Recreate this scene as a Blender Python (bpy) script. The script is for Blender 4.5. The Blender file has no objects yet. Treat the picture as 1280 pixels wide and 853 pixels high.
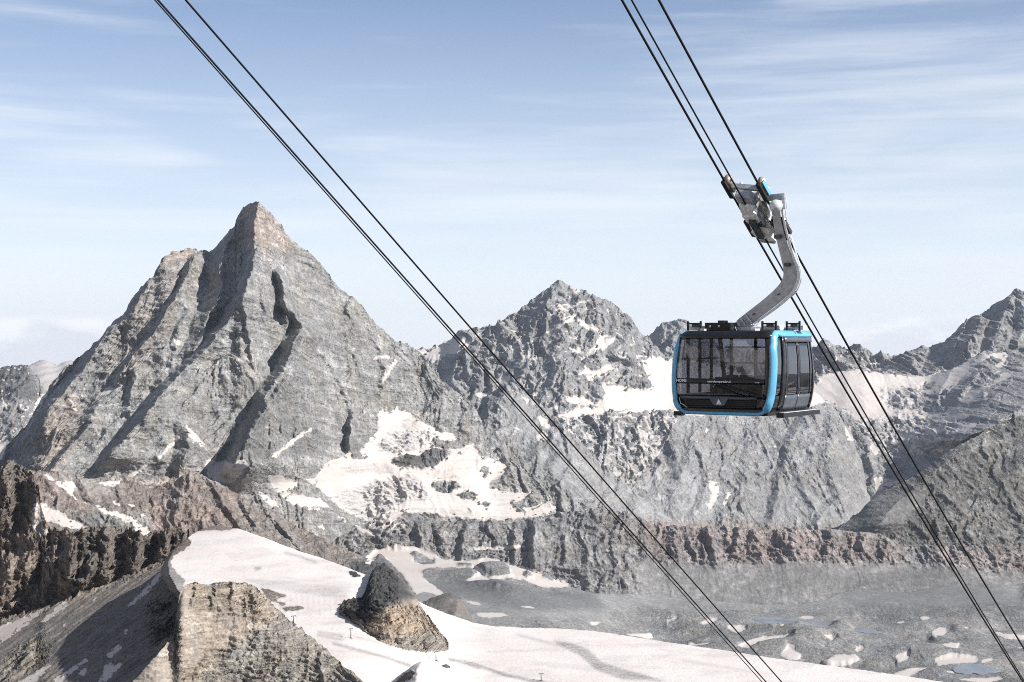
import bpy, bmesh, math, random
import numpy as np
from mathutils import Vector, Matrix

random.seed(7)
np.random.seed(7)
scene = bpy.context.scene

# ------------------------------------------------------------------ camera
F, CX, CY = 1850.0, 640.0, 426.5          # image constants, in pixels: focal length and centre of the reference frame
cam_d = bpy.data.cameras.new('camera')
cam_d.sensor_width = 36.0
cam_d.lens = 36.0 * F / 1280.0
cam_d.clip_start = 0.5
cam_d.clip_end = 120000.0
cam = bpy.data.objects.new('camera', cam_d)
cam.rotation_euler = (math.radians(90), 0, 0)
scene.collection.objects.link(cam)
scene.camera = cam

# ------------------------------------------------------------------ sun, sky, exposure
SUN_AZ, SUN_EL = 113.0, 36.0              # clockwise from the viewing direction, above the horizon
sd = bpy.data.lights.new('sun', 'SUN')
sd.energy = 5.0
sd.angle = math.radians(0.5)
sd.color = (1.0, 0.955, 0.90)
sun = bpy.data.objects.new('sun', sd)
_a, _e = math.radians(SUN_AZ), math.radians(SUN_EL)
to_sun = Vector((math.sin(_a) * math.cos(_e), math.cos(_a) * math.cos(_e), math.sin(_e)))
sun.rotation_euler = (-to_sun).to_track_quat('-Z', 'Y').to_euler()
sun.location = to_sun * 300
scene.collection.objects.link(sun)

world = bpy.data.worlds.new('World')
scene.world = world
world.use_nodes = True
wt = world.node_tree
wt.nodes.clear()


class NT:
    """Small node-tree helper."""
    def __init__(s, tree):
        s.t = tree

    def n(s, kind, **kw):
        nd = s.t.nodes.new(kind)
        for k, v in kw.items():
            if k.startswith('i_'):
                key = k[2:]
                nd.inputs[int(key) if key.isdigit() else key.replace('_', ' ')].default_value = v
            else:
                setattr(nd, k, v)
        return nd

    def l(s, a, b):
        s.t.links.new(a, b)

    def val(s, sock, v):
        if hasattr(v, 'is_linked') or hasattr(v, 'links'):
            s.l(v, sock)
        else:
            sock.default_value = v

    def math(s, op, a, b=0.5, c=None, clamp=False):
        nd = s.n('ShaderNodeMath', operation=op, use_clamp=clamp)
        s.val(nd.inputs[0], a)
        s.val(nd.inputs[1], b)
        if c is not None:
            s.val(nd.inputs[2], c)
        return nd.outputs[0]

    def mix(s, f, a, b, blend='MIX'):
        nd = s.n('ShaderNodeMix', data_type='RGBA', blend_type=blend)
        s.val(nd.inputs[0], f)
        s.val(nd.inputs[6], a)
        s.val(nd.inputs[7], b)
        return nd.outputs[2]

    def smooth(s, v, lo, hi, a=0.0, b=1.0):
        nd = s.n('ShaderNodeMapRange', interpolation_type='SMOOTHSTEP')
        s.val(nd.inputs[0], v)
        nd.inputs[1].default_value = lo
        nd.inputs[2].default_value = hi
        nd.inputs[3].default_value = a
        nd.inputs[4].default_value = b
        return nd.outputs[0]

    def noise(s, vec, scale, detail=4.0, rough=0.55, dist=0.0):
        nd = s.n('ShaderNodeTexNoise')
        nd.inputs['Scale'].default_value = scale
        nd.inputs['Detail'].default_value = detail
        nd.inputs['Roughness'].default_value = rough
        nd.inputs['Distortion'].default_value = dist
        s.l(vec, nd.inputs['Vector'])
        return nd.outputs['Fac']

    def scaled(s, vec, sc):
        nd = s.n('ShaderNodeVectorMath', operation='MULTIPLY')
        s.l(vec, nd.inputs[0])
        nd.inputs[1].default_value = sc
        return nd.outputs[0]


W = NT(wt)
sky = W.n('ShaderNodeTexSky', sky_type='NISHITA')
sky.sun_disc = False
sky.sun_elevation = _e
sky.sun_rotation = _a
sky.altitude = 3500
sky.air_density = 1.0
sky.dust_density = 0.7
sky.ozone_density = 2.0
dirn = W.n('ShaderNodeTexCoord').outputs['Generated']
sep = W.n('ShaderNodeSeparateXYZ')
W.l(dirn, sep.inputs[0])
dz = sep.outputs['Z']
st1 = W.noise(W.scaled(dirn, (1.6, 1.6, 13.0)), 1.5, 5, 0.5, 0.5)
st2 = W.noise(W.scaled(dirn, (4.0, 4.0, 60.0)), 1.5, 5, 0.58, 0.35)
streak = W.math('ADD', W.math('MULTIPLY', st1, 0.7), W.math('MULTIPLY', st2, 0.3))
cirrus = W.smooth(streak, 0.42, 0.68, 0.0, 0.62)
veil = W.math('MULTIPLY', W.math('POWER', W.math('SUBTRACT', 1.0, W.math('MULTIPLY', W.math('MAXIMUM', dz, 0.0), 3.4), clamp=True), 1.45), 0.95)
amount = W.math('ADD', veil, W.math('MULTIPLY', cirrus, W.math('SUBTRACT', 1.0, veil)), clamp=True)
base = W.mix(amount, sky.outputs[0], (7.1, 7.45, 7.95, 1))
# a bank of small cumulus standing on the far horizon
cu_n = W.noise(W.scaled(dirn, (26.0, 26.0, 60.0)), 1.0, 7, 0.55, 0.25)
cu_big = W.smooth(W.math('ABSOLUTE', sep.outputs['X'], 0), 0.195, 0.27)
cu_band = W.smooth(dz, 0.003, 0.022, 1.0, 0.0)
cu = W.smooth(W.math('ADD', W.math('MULTIPLY', cu_n, cu_band), W.math('MULTIPLY', cu_big, 0.50)), 0.55, 0.82)
cu_top = W.mix(W.smooth(W.math('ADD', cu_n, W.math('MULTIPLY', dz, 12.0)), 0.45, 0.75),
               (6.3, 6.5, 7.1, 1), (9.0, 9.0, 9.0, 1))
base = W.mix(W.math('MULTIPLY', cu, 0.6), base, cu_top)
bg = W.n('ShaderNodeBackground')
bg.inputs['Strength'].default_value = 0.086
W.l(base, bg.inputs['Color'])
wo = W.n('ShaderNodeOutputWorld')
W.l(bg.outputs[0], wo.inputs['Surface'])

scene.view_settings.view_transform = 'Standard'
scene.view_settings.look = 'None'
scene.view_settings.exposure = 0.62
scene.view_settings.gamma = 1.0
scene.render.engine = 'CYCLES'
scene.cycles.max_bounces = 6
scene.cycles.diffuse_bounces = 1
scene.cycles.glossy_bounces = 3
scene.cycles.transmission_bounces = 6
scene.cycles.transparent_max_bounces = 12
scene.cycles.volume_bounces = 0
scene.cycles.use_denoising = False
scene.cycles.filter_width = 1.0
scene.cycles.caustics_reflective = False
scene.cycles.caustics_refractive = False

# ------------------------------------------------------------------ helpers: tags, objects
def tag(o, label=None, cat=None, group=None, kind=None):
    if label:
        o['label'] = label
    if cat:
        o['category'] = cat
    if group:
        o['group'] = group
    if kind:
        o['kind'] = kind
    return o


def link(o, parent=None):
    scene.collection.objects.link(o)
    if parent is not None:
        o.parent = parent
    return o


def pt(px, py, d):
    """World point seen at image pixel (px, py) whose distance in front of the camera is d metres."""
    return Vector((d * (px - CX) / F, d, -d * (py - CY) / F))


def pl(s):
    return [tuple(float(v) for v in q.split(',')) for q in s.split()]


# ------------------------------------------------------------------ numpy noise
_perm = np.random.RandomState(11).permutation(256).astype(np.int32)
_perm = np.concatenate([_perm, _perm])
_ang = np.random.RandomState(5).rand(256) * 2 * np.pi
_gx, _gy = np.cos(_ang).astype(np.float32), np.sin(_ang).astype(np.float32)


def gnoise(x, y):
    xf, yf = np.floor(x), np.floor(y)
    xi, yi = xf.astype(np.int32) & 255, yf.astype(np.int32) & 255
    fx, fy = (x - xf).astype(np.float32), (y - yf).astype(np.float32)
    u = fx * fx * fx * (fx * (fx * 6 - 15) + 10)
    v = fy * fy * fy * (fy * (fy * 6 - 15) + 10)
    p0, p1 = _perm[xi], _perm[xi + 1]
    h00, h10, h01, h11 = _perm[p0 + yi], _perm[p1 + yi], _perm[p0 + yi + 1], _perm[p1 + yi + 1]
    a = _gx[h00] * fx + _gy[h00] * fy
    b = _gx[h10] * (fx - 1) + _gy[h10] * fy
    c = _gx[h01] * fx + _gy[h01] * (fy - 1)
    d = _gx[h11] * (fx - 1) + _gy[h11] * (fy - 1)
    a = a + u * (b - a)
    c = c + u * (d - c)
    return (a + v * (c - a)) * 1.5


def fbm(x, y, octs=4, gain=0.5, seed=0.0):
    r = 0.0
    amp = 1.0
    for i in range(octs):
        r = r + amp * gnoise(x + seed + i * 17.3, y + seed * 1.7 + i * 9.1)
        x, y = x * 2.03, y * 2.03
        amp *= gain
    return r


def ridged(x, y, octs=4, gain=0.5, seed=0.0):
    r, amp, w = 0.0, 1.0, 1.0
    for i in range(octs):
        n = 1.0 - np.abs(gnoise(x + seed + i * 13.7, y + seed * 1.3 + i * 7.9)) * 1.35
        n = np.clip(n, 0, 1) ** 2
        r = r + amp * n * w
        w = np.clip(n * 1.6, 0.25, 1.0)
        x, y = x * 2.07, y * 2.07
        amp *= gain
    return r


def sstep(a, b, x):
    t = np.clip((x - a) / (b - a), 0, 1)
    return t * t * (3 - 2 * t)


# ------------------------------------------------------------------ ground-cover masks traced in image pixels (which ground is snow, scree, ice ...)
RX0, RY0, RX1, RY1 = -110, 230, 1400, 960


class Cover:
    def __init__(s):
        s.a = np.zeros((RY1 - RY0, RX1 - RX0), np.float32)

    def poly(s, txt, v=1.0):
        p = pl(txt)
        xs, ys = [q[0] for q in p], [q[1] for q in p]
        x0, x1 = int(max(RX0, min(xs) - 1)), int(min(RX1, max(xs) + 2))
        y0, y1 = int(max(RY0, min(ys) - 1)), int(min(RY1, max(ys) + 2))
        if x1 <= x0 or y1 <= y0:
            return s
        acc = np.zeros((y1 - y0, x1 - x0), np.float32)
        for oy in (0.25, 0.75):
            for ox in (0.25, 0.75):
                X, Y = np.meshgrid(np.arange(x0, x1) + ox, np.arange(y0, y1) + oy)
                ins = np.zeros(X.shape, bool)
                for i in range(len(p)):
                    (ax, ay), (bx, by) = p[i], p[i - 1]
                    if ay == by:
                        continue
                    c = ((ay > Y) != (by > Y)) & (X < (bx - ax) * (Y - ay) / (by - ay) + ax)
                    ins ^= c
                acc += ins * 0.25
        sub = s.a[y0 - RY0:y1 - RY0, x0 - RX0:x1 - RX0]
        sub[:] = sub * (1 - acc) + v * acc
        return s

    def line(s, txt, w=2.0, v=1.0):
        p = pl(txt)
        for (ax, ay), (bx, by) in zip(p[:-1], p[1:]):
            dx, dy = bx - ax, by - ay
            L = math.hypot(dx, dy) or 1
            nx, ny = -dy / L * w / 2, dx / L * w / 2
            s.poly(' '.join('%f,%f' % q for q in ((ax + nx, ay + ny), (bx + nx, by + ny), (bx - nx, by - ny), (ax - nx, ay - ny))), v)
        return s

    def blur(s, r):
        k = 2 * r + 1
        for ax in (0, 1):
            for _ in (0, 1):
                c = np.cumsum(np.pad(s.a, [(r + 1, r) if i == ax else (0, 0) for i in (0, 1)], mode='edge'), axis=ax)
                s.a = (c[k:] - c[:-k] if ax == 0 else c[:, k:] - c[:, :-k]) / k
        return s

    def at(s, px, py):
        x = np.clip(px - RX0 - 0.5, 0, s.a.shape[1] - 1.01)
        y = np.clip(py - RY0 - 0.5, 0, s.a.shape[0] - 1.01)
        xi, yi = x.astype(int), y.astype(int)
        fx, fy = x - xi, y - yi
        A = s.a
        return ((A[yi, xi] * (1 - fx) + A[yi, xi + 1] * fx) * (1 - fy)
                + (A[yi + 1, xi] * (1 - fx) + A[yi + 1, xi + 1] * fx) * fy)


GLAC_M = '''472,515 480,511 487,516 497,507 500,514 510,514 519,522 530,529 540,534 555,541 567,541 571,550 555,551 542,549 540,556 548,560 560,561 570,562 580,556 592,554 597,562 600,571 610,570 620,577 637,580 635,590 620,600 610,607 630,615 667,616 655,624 640,630 645,637 667,634 685,626 695,634 690,642 672,647 650,648 635,651 605,651 580,648 560,647 542,642 520,642 505,640 497,650 480,654 460,652 442,645 427,637 410,622 395,607 380,600 395,597 402,584 412,576 427,571 437,565 445,572 452,570 451,562 462,550 472,537'''
GLAC_D = '''690,522 702,515 719,510 744,510 751,500 755,492 757,483 772,482 785,485 801,489 811,488 815,481 808,471 805,464 804,450 816,447 835,450 870,452 940,468 1020,482 1035,502 1000,512 930,516 870,520 841,515 825,516 800,516 769,519 741,521 711,523'''
SNOW = Cover()
for q in (
    '121,495 132,487 138,483 149,484 140,491 134,494', '83,497 87,498 99,513 94,514',
    '38,515 46,500 52,492 58,488 62,490 52,505 42,512', '-5,553 5,553 8,560 3,575 -5,580',
    '232,530 236,533 248,545 257,558 252,560 244,550 242,557 236,546 229,541 222,550 212,560 203,572 197,577 196,572 206,562 218,548 226,536',
    '190,575 176,590 161,598 160,594 175,584 188,577',
    '255,580 262,573 270,578 282,575 288,580 295,576 305,575 312,580 300,595 290,605 270,604 258,594',
    '463,449 470,445 478,444 487,442 489,446 478,447 466,450', '495,447 497,450 490,462 482,475 474,482 472,480 480,468 488,456',
    '436,443 441,447 438,450', '337,573 350,562 362,551 378,541 391,532 392,535 380,544 370,552 358,562 342,574',
    '215,420 228,428 220,433', '262,390 275,385 268,393', '270,483 280,482 276,486', '250,505 258,508 253,509',
    GLAC_M, '645,637 667,634 685,626 695,634 690,642 672,647 650,647',
    '335,595 350,594 375,605 366,613 350,617 340,610', '320,616 330,617 345,626 350,636 338,634', '300,600 318,594 330,598 320,606 303,606',
    '352,616 362,617 380,620 400,622 412,634 395,638 375,634 355,628',
    '442,655 450,658 472,670 465,671 448,663', '395,656 405,658 408,663 398,661', '417,640 425,645 437,655 430,653',
    '582,687 600,684 630,684 658,681 656,684 630,688 600,688',
    '472,687 502,689 527,687 550,696 575,701 600,702 605,694 620,699 640,705 662,711 685,717 705,726 715,732 702,736 675,732 655,726 635,725 615,730 607,731 580,726 600,720 570,712 540,712 520,715 540,730 556,742 550,745 530,740 520,745 515,735 500,715 490,705 475,697 460,707 455,703',
    '580,750 600,754 605,757 590,756', '640,757 660,758 680,762 660,761',
    '594,766 622,766 640,770 622,772 600,772',
    '520,438 548,431 567,423 586,426 589,432 584,440 570,443 558,443 540,455',
    '720,400 734,401 745,408 751,418 737,414 724,407', '751,420 767,419 770,424 759,435 748,443 737,449 732,443 743,434',
    '769,437 779,428 778,435 765,441', '706,399 716,393 725,395 716,401 708,404', '707,431 716,436 730,438 729,446 716,441',
    '720,470 734,459 748,470 739,479 732,472', '713,356 724,361 726,368 718,366 714,361',
    '616,473 635,471 640,475 629,484 622,478', '594,493 608,491 619,490 600,502',
    '704,496 722,496 733,497 747,508 720,508 711,505', '665,490 674,491 676,496 668,496', '652,497 664,500 660,506 655,503',
    '680,500 690,506 700,508 696,513 686,510', '670,543 680,540 690,546 684,553 672,552',
    '672,520 684,524 692,532 684,538 676,530', '640,532 652,538 646,540',
    GLAC_D, '740,470 760,455 770,462 752,475', '790,545 800,540 815,542 818,548 806,552 792,549', '700,590 706,592 703,594',
    '1060,462 1077,462 1100,470 1120,467 1140,472 1160,470 1190,462 1210,450 1231,438 1235,444 1257,440 1262,448 1257,452 1240,446 1220,456 1195,465 1195,477 1180,482 1170,492 1155,485 1120,485 1105,490 1115,500 1135,512 1172,515 1197,525 1160,523 1135,525 1090,524 1070,525 1042,500 1022,492 1020,485 1055,490 1060,480',
    '1022,472 1060,462 1100,466 1135,478 1120,500 1128,520 1090,526 1050,512 1022,498', '1135,470 1190,464 1212,452 1222,462 1196,482 1165,496 1140,486',
    '1197,502 1210,490 1240,480 1257,464 1266,471 1242,481 1225,490 1240,492 1235,500 1210,505',
    '1020,486 1042,494 1060,506 1075,520 1060,518 1040,506 1022,500', '1078,458 1088,460 1100,468 1090,466',
    '1097,458 1103,462 1098,464', '1180,435 1188,432 1184,437', '1240,455 1258,452 1262,458 1248,460',
    '1188,512 1215,520 1190,528 1165,524', '1150,545 1170,553 1165,555 1150,550', '1215,540 1240,537 1225,545', '1165,560 1180,556 1176,568',
    '1140,528 1172,534 1186,540 1170,541 1145,536', '1120,538 1150,548 1140,552 1118,546', '1195,533 1222,528 1216,536 1200,540',
    '1092,600 1100,597 1125,601 1122,605 1108,610 1095,615', '1090,555 1100,562 1095,570 1088,563', '1093,540 1099,552 1094,556',
    '1055,532 1063,536 1068,552 1060,553 1056,542', '935,552 938,543 941,553', '966,560 971,553 972,561', '828,590 836,580 838,590',
    '986,547 992,549 988,554', '914,558 919,559 915,562', '921,552 927,557 922,558', '881,530 886,540 882,544', '868,551 874,556 868,556', '884,563 890,561 888,566',
    '815,562 828,560 822,572 814,582', '885,600 900,603 896,625 886,640 884,632 890,618', '868,628 874,640 866,646', '910,612 914,614 906,636 904,630',
    # brown ridge
    '52,593 60,594 67,598 66,603 80,602 97,602 97,608 90,614 92,620 100,627 95,626 85,617 76,609 66,603 58,597',
    '103,626 116,630 131,635 135,640 146,640 165,647 174,654 185,659 187,665 199,667 182,670 169,667 167,655 154,652 139,645 129,641 116,638 107,631',
    '99,596 122,603 152,600 146,610 131,607 112,602',
    '43,629 51,627 71,637 90,650 112,658 105,661 90,662 75,656 64,652 49,656 62,665 49,672 38,654 39,639',
    '142,624 150,630 148,634 141,627', '158,630 170,630 168,634 161,633', '170,640 180,648 186,647 178,643', '198,654 205,660 200,657',
    '-10,789 19,775 47,763 61,756 54,764 34,781 11,798 -10,812', '45,783 75,755 92,748 81,760 56,778', '112,754 129,740 120,751',
    '74,785 86,775 80,784', '157,758 169,747 187,730 204,708 203,717 189,738 174,751 163,758',
    '66,850 109,822 110,826 90,841 72,858', '22,853 43,841 71,826 62,835 40,856 24,860', '122,856 131,835 154,827 150,835 135,850 128,858',
    '132,820 148,805 154,809 139,824', '129,834 159,814 155,818 134,834', '153,790 161,785 161,789 156,793', '106,852 126,843 110,852', '172,736 183,727 176,736',
    '96,843 112,832 104,846',
    '485,700 500,695 520,705 530,720 510,722',
    # valley floor
    '995,774 1005,770 1016,771 1018,774 1005,775', '966,788 985,783 994,786 995,788 975,789',
    '920,810 940,800 955,796 960,797 990,797 992,802 960,803 935,812', '974,818 985,809 995,810 993,814 1000,816 1001,822 985,822',
    '1026,801 1040,798 1049,802 1040,804', '1068,812 1078,808 1079,814 1070,816', '1025,823 1045,817 1070,817 1076,822 1060,826 1035,827',
    '1118,776 1130,775 1133,779 1125,781', '1150,770 1160,770 1161,774 1152,775', '1162,792 1175,784 1184,786 1183,792 1170,797',
    '1178,805 1190,803 1202,804 1195,810 1182,809', '1168,825 1190,821 1223,822 1222,828 1190,830 1170,832', '1225,826 1243,823 1244,825 1228,829',
    '1100,842 1130,838 1148,836 1168,834 1150,841 1135,845 1110,845', '1240,785 1255,790 1280,792 1285,797 1258,797 1245,792', '1270,808 1285,809 1285,813 1272,812',
    '1045,832 1058,830 1059,836 1047,837', '1182,840 1194,839 1194,842 1184,843', '1120,820 1136,818 1137,823 1122,826',
    '778,792 800,788 817,787 815,792 800,796 782,793', '875,780 890,775 900,775 895,780 880,783', '905,784 930,783 935,788 920,790',
    '857,803 865,800 868,805 888,803 887,807 860,807', '735,780 750,778 755,780 740,783', '830,775 845,774 848,776 832,777',
    '1190,850 1220,847 1250,848 1260,850 1230,854', '1058,763 1070,763 1068,765', '1202,786 1212,785 1210,789', '1126,804 1140,803 1139,806', '1255,728 1266,729 1262,731',
    '1040,831 1056,830 1058,835 1042,836', '1020,807 1034,808 1030,811', '700,778 706,780 702,782',
):
    SNOW.poly(q)
for q in ('490,574 505,571 522,572 530,565 545,562 562,564 565,568 552,577 545,583 530,587 510,584 492,580',
          '538,605 552,600 562,602 572,603 575,612 565,615 555,617 545,612', '574,618 590,617 601,621 598,624 578,624', '600,585 608,582 613,592 607,598',
          '437,565 447,563 452,571 464,571 455,575 440,573', '570,565 580,566 577,570', '540,548 556,552 566,556 560,562 548,560 540,556',
          '606,628 616,630 608,635 600,632', '585,636 592,640 586,642',
          '515,692 540,697 546,705 530,706 518,700', '570,704 588,708 592,712 575,709', '595,709 615,708 635,714 640,722 615,724 600,717',
          '683,718 697,724 690,727 678,722', '655,716 668,722 660,724',
          '1155,480 1170,478 1166,486 1152,488', '1160,494 1195,490 1195,500 1190,514 1165,512 1155,500', '1222,470 1232,468 1232,480 1222,480',
          '1104,500 1125,497 1140,505 1145,512 1125,513', '1225,496 1230,492 1232,500'):
    SNOW.poly(q, 0.0)
SNOW.line('629,444 650,434 672,423 694,411 716,402', 2.2).line('694,389 718,384 743,374', 2.4).line('598,560 604,553', 1.5)
SNOW.blur(1)
INNER = Cover()
INNER.a = SNOW.a.copy()
INNER.blur(5)

ICE = Cover()          # broken, crevassed ice
for q in ('415,615 440,610 470,604 495,598 515,596 530,605 537,620 535,627 520,622 505,628 490,640 480,652 455,650 440,642 425,630',
          '700,524 760,521 820,518 850,520 838,545 815,575 800,600 785,605 760,585 735,560 700,535',
          '480,545 510,536 540,540 538,556 520,566 490,566 470,562', '1080,522 1150,520 1200,530 1180,560 1120,570 1080,545',
          '1095,490 1120,486 1160,490 1150,510 1110,505', '905,765 830,760 740,762 735,775 830,775 900,772'):
    ICE.poly(q)
ICE.blur(3)

ICEFALL = Cover()      # shattered ice with rock showing through
for q in ('690,523 760,520 820,517 850,519 840,545 818,575 800,602 785,607 760,587 735,562 710,542', '1075,521 1150,519 1205,528 1185,562 1120,574 1082,550',
          '440,636 480,650 520,648 500,664 460,662', '1095,488 1125,486 1160,492 1150,512 1110,506'):
    ICEFALL.poly(q)
ICEFALL.blur(5)

DUST = Cover()         # old snow caught on ledges
for q in ('560,420 640,395 700,355 790,400 815,440 810,490 740,505 660,500 600,480 560,450', '1000,420 1120,445 1130,480 1060,470 1020,480',
          '-110,460 30,450 60,500 20,560 -110,600', '780,440 850,395 930,450 900,470', '560,440 620,440 640,500 570,480'):
    DUST.poly(q)
DUST.poly('1000,470 1280,455 1280,520 1180,575 1100,570 1060,540', 0.7)
DUST.blur(5)

WARM = Cover()         # iron-stained brown rock
for q, v in (('303,262 316,250 330,255 365,300 372,315 330,320 318,300 300,300', .75), ('195,325 210,314 245,312 240,325 200,332', .9),
             ('60,505 85,492 108,520 95,560 60,600 30,600', .55), ('150,350 235,330 215,420 180,460 130,470', .28),
             ('20,590 60,588 130,603 240,590 300,615 330,640 300,670 240,660 180,640 100,640 30,620', .75),
             ('300,620 380,655 470,710 440,715 330,690 290,680', .4), ('800,650 860,655 960,658 1080,664 1130,680 1120,712 960,710 860,708 800,690', .8),
             ('1170,685 1340,685 1340,715 1180,712', .85), ('1040,664 1085,668 1080,690 1050,688', .8),
             ('-110,570 40,585 55,620 100,665 110,760 -110,820', .7), ('90,660 240,665 230,690 160,760 90,760', .6),
             ('190,640 300,655 240,690 222,720 232,748 195,748', .8),
             ('232,728 330,728 345,770 300,800 240,860 150,860 215,800', .55), ('430,766 478,762 524,744 562,800 500,808 455,795', 1.0), ('500,790 560,790 550,808 500,808', .2)):
    WARM.poly(q, v)
WARM.blur(5)

SCREE = Cover()        # smooth debris
for q, v in (('740,745 800,700 860,706 1000,702 1120,705 1280,715 1280,760 740,760', 1), ('500,715 560,725 640,745 720,738 760,748 760,775 600,780 500,750', 1),
             ('660,660 690,650 790,690 800,745 700,735 660,725', .3), ('-110,838 0,780 60,757 110,743 150,727 190,711 232,690 240,760 225,860 -110,960', .92),
             ('290,668 200,640 150,605 165,603 220,640 300,655', .0), ('660,560 700,553 735,580 790,612 780,640 700,610', .45), ('640,485 700,540 660,550 630,520', .5),
             ('800,600 850,575 900,630 880,660 790,650', .6), ('930,610 1000,600 1060,655 930,660', .5), ('1060,640 1100,615 1160,620 1120,665 1040,668', .8),
             ('225,765 300,760 320,790 240,830 200,830', .5), ('52,592 100,597 145,606 130,625 100,625 70,600', .6)):
    SCREE.poly(q, v)
SCREE.poly('20,812 48,800 66,806 60,826 30,846 5,853 0,836', 0.05).poly('182,757 214,752 218,800 190,806', 0.45)
SCREE.blur(4)

DARK = Cover()         # blackish schist and wet gravel
for q, v in (('440,700 480,700 505,725 523,748 500,752 478,764 462,780 420,766 420,740', 1), ('0,575 40,580 50,620 20,660 -30,680 -110,700 -110,560', .4),
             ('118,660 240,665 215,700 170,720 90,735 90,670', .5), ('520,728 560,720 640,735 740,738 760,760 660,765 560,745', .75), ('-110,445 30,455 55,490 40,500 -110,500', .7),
             ('520,560 560,560 545,588 490,585', .8), ('1060,720 1180,705 1280,750 1280,780 1200,765 1110,775 1050,750', .45), ('310,478 360,470 420,560 300,580', .3), ('770,480 820,470 820,492 770,488', .4),
             ('1130,465 1190,420 1280,365 1340,380 1340,440 1230,440 1160,470', .15), ('1030,690 1170,590 1340,520 1340,690 1100,690', .1)):
    DARK.poly(q, v)
DARK.blur(3)

DIRT = Cover()         # grit and tracks on snow
DIRT.line('355,691 375,696 397,704', 2.5, .8).line('396,790 429,795', 2, .9).line('396,794 430,800', 2, .9).line('415,804 445,812 480,821 515,833', 3, .9)
DIRT.line('445,797 475,804 505,811', 1.6, .8)
DIRT.line('560,824 595,831 632,844 690,856', 3.2, 1).line('575,828 600,836', 3, .8).line('645,793 695,806 712,806', 3, .5)
DIRT.poly('690,800 712,803 735,812 752,828 785,838 830,852 780,850 745,838 725,820 700,808', .75)
DIRT.line('852,825 890,832 940,840', 3, .35).line('318,712 326,710', 4, .8)
DIRT.poly('300,722 360,728 440,735 430,750 380,742 330,735', .3).poly('280,690 330,684 350,695 290,702', .16)
for x in range(335, 440, 7):
    DIRT.line('%d,%d %d,%d' % (x, 742, x + 2, 765 + (x * 7) % 9), 2.2, .28)
DIRT.poly('500,525 520,520 530,535 505,540', .45).poly('425,588 440,578 480,578 500,588 480,592 440,592', .4)
DIRT.blur(1)


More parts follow.
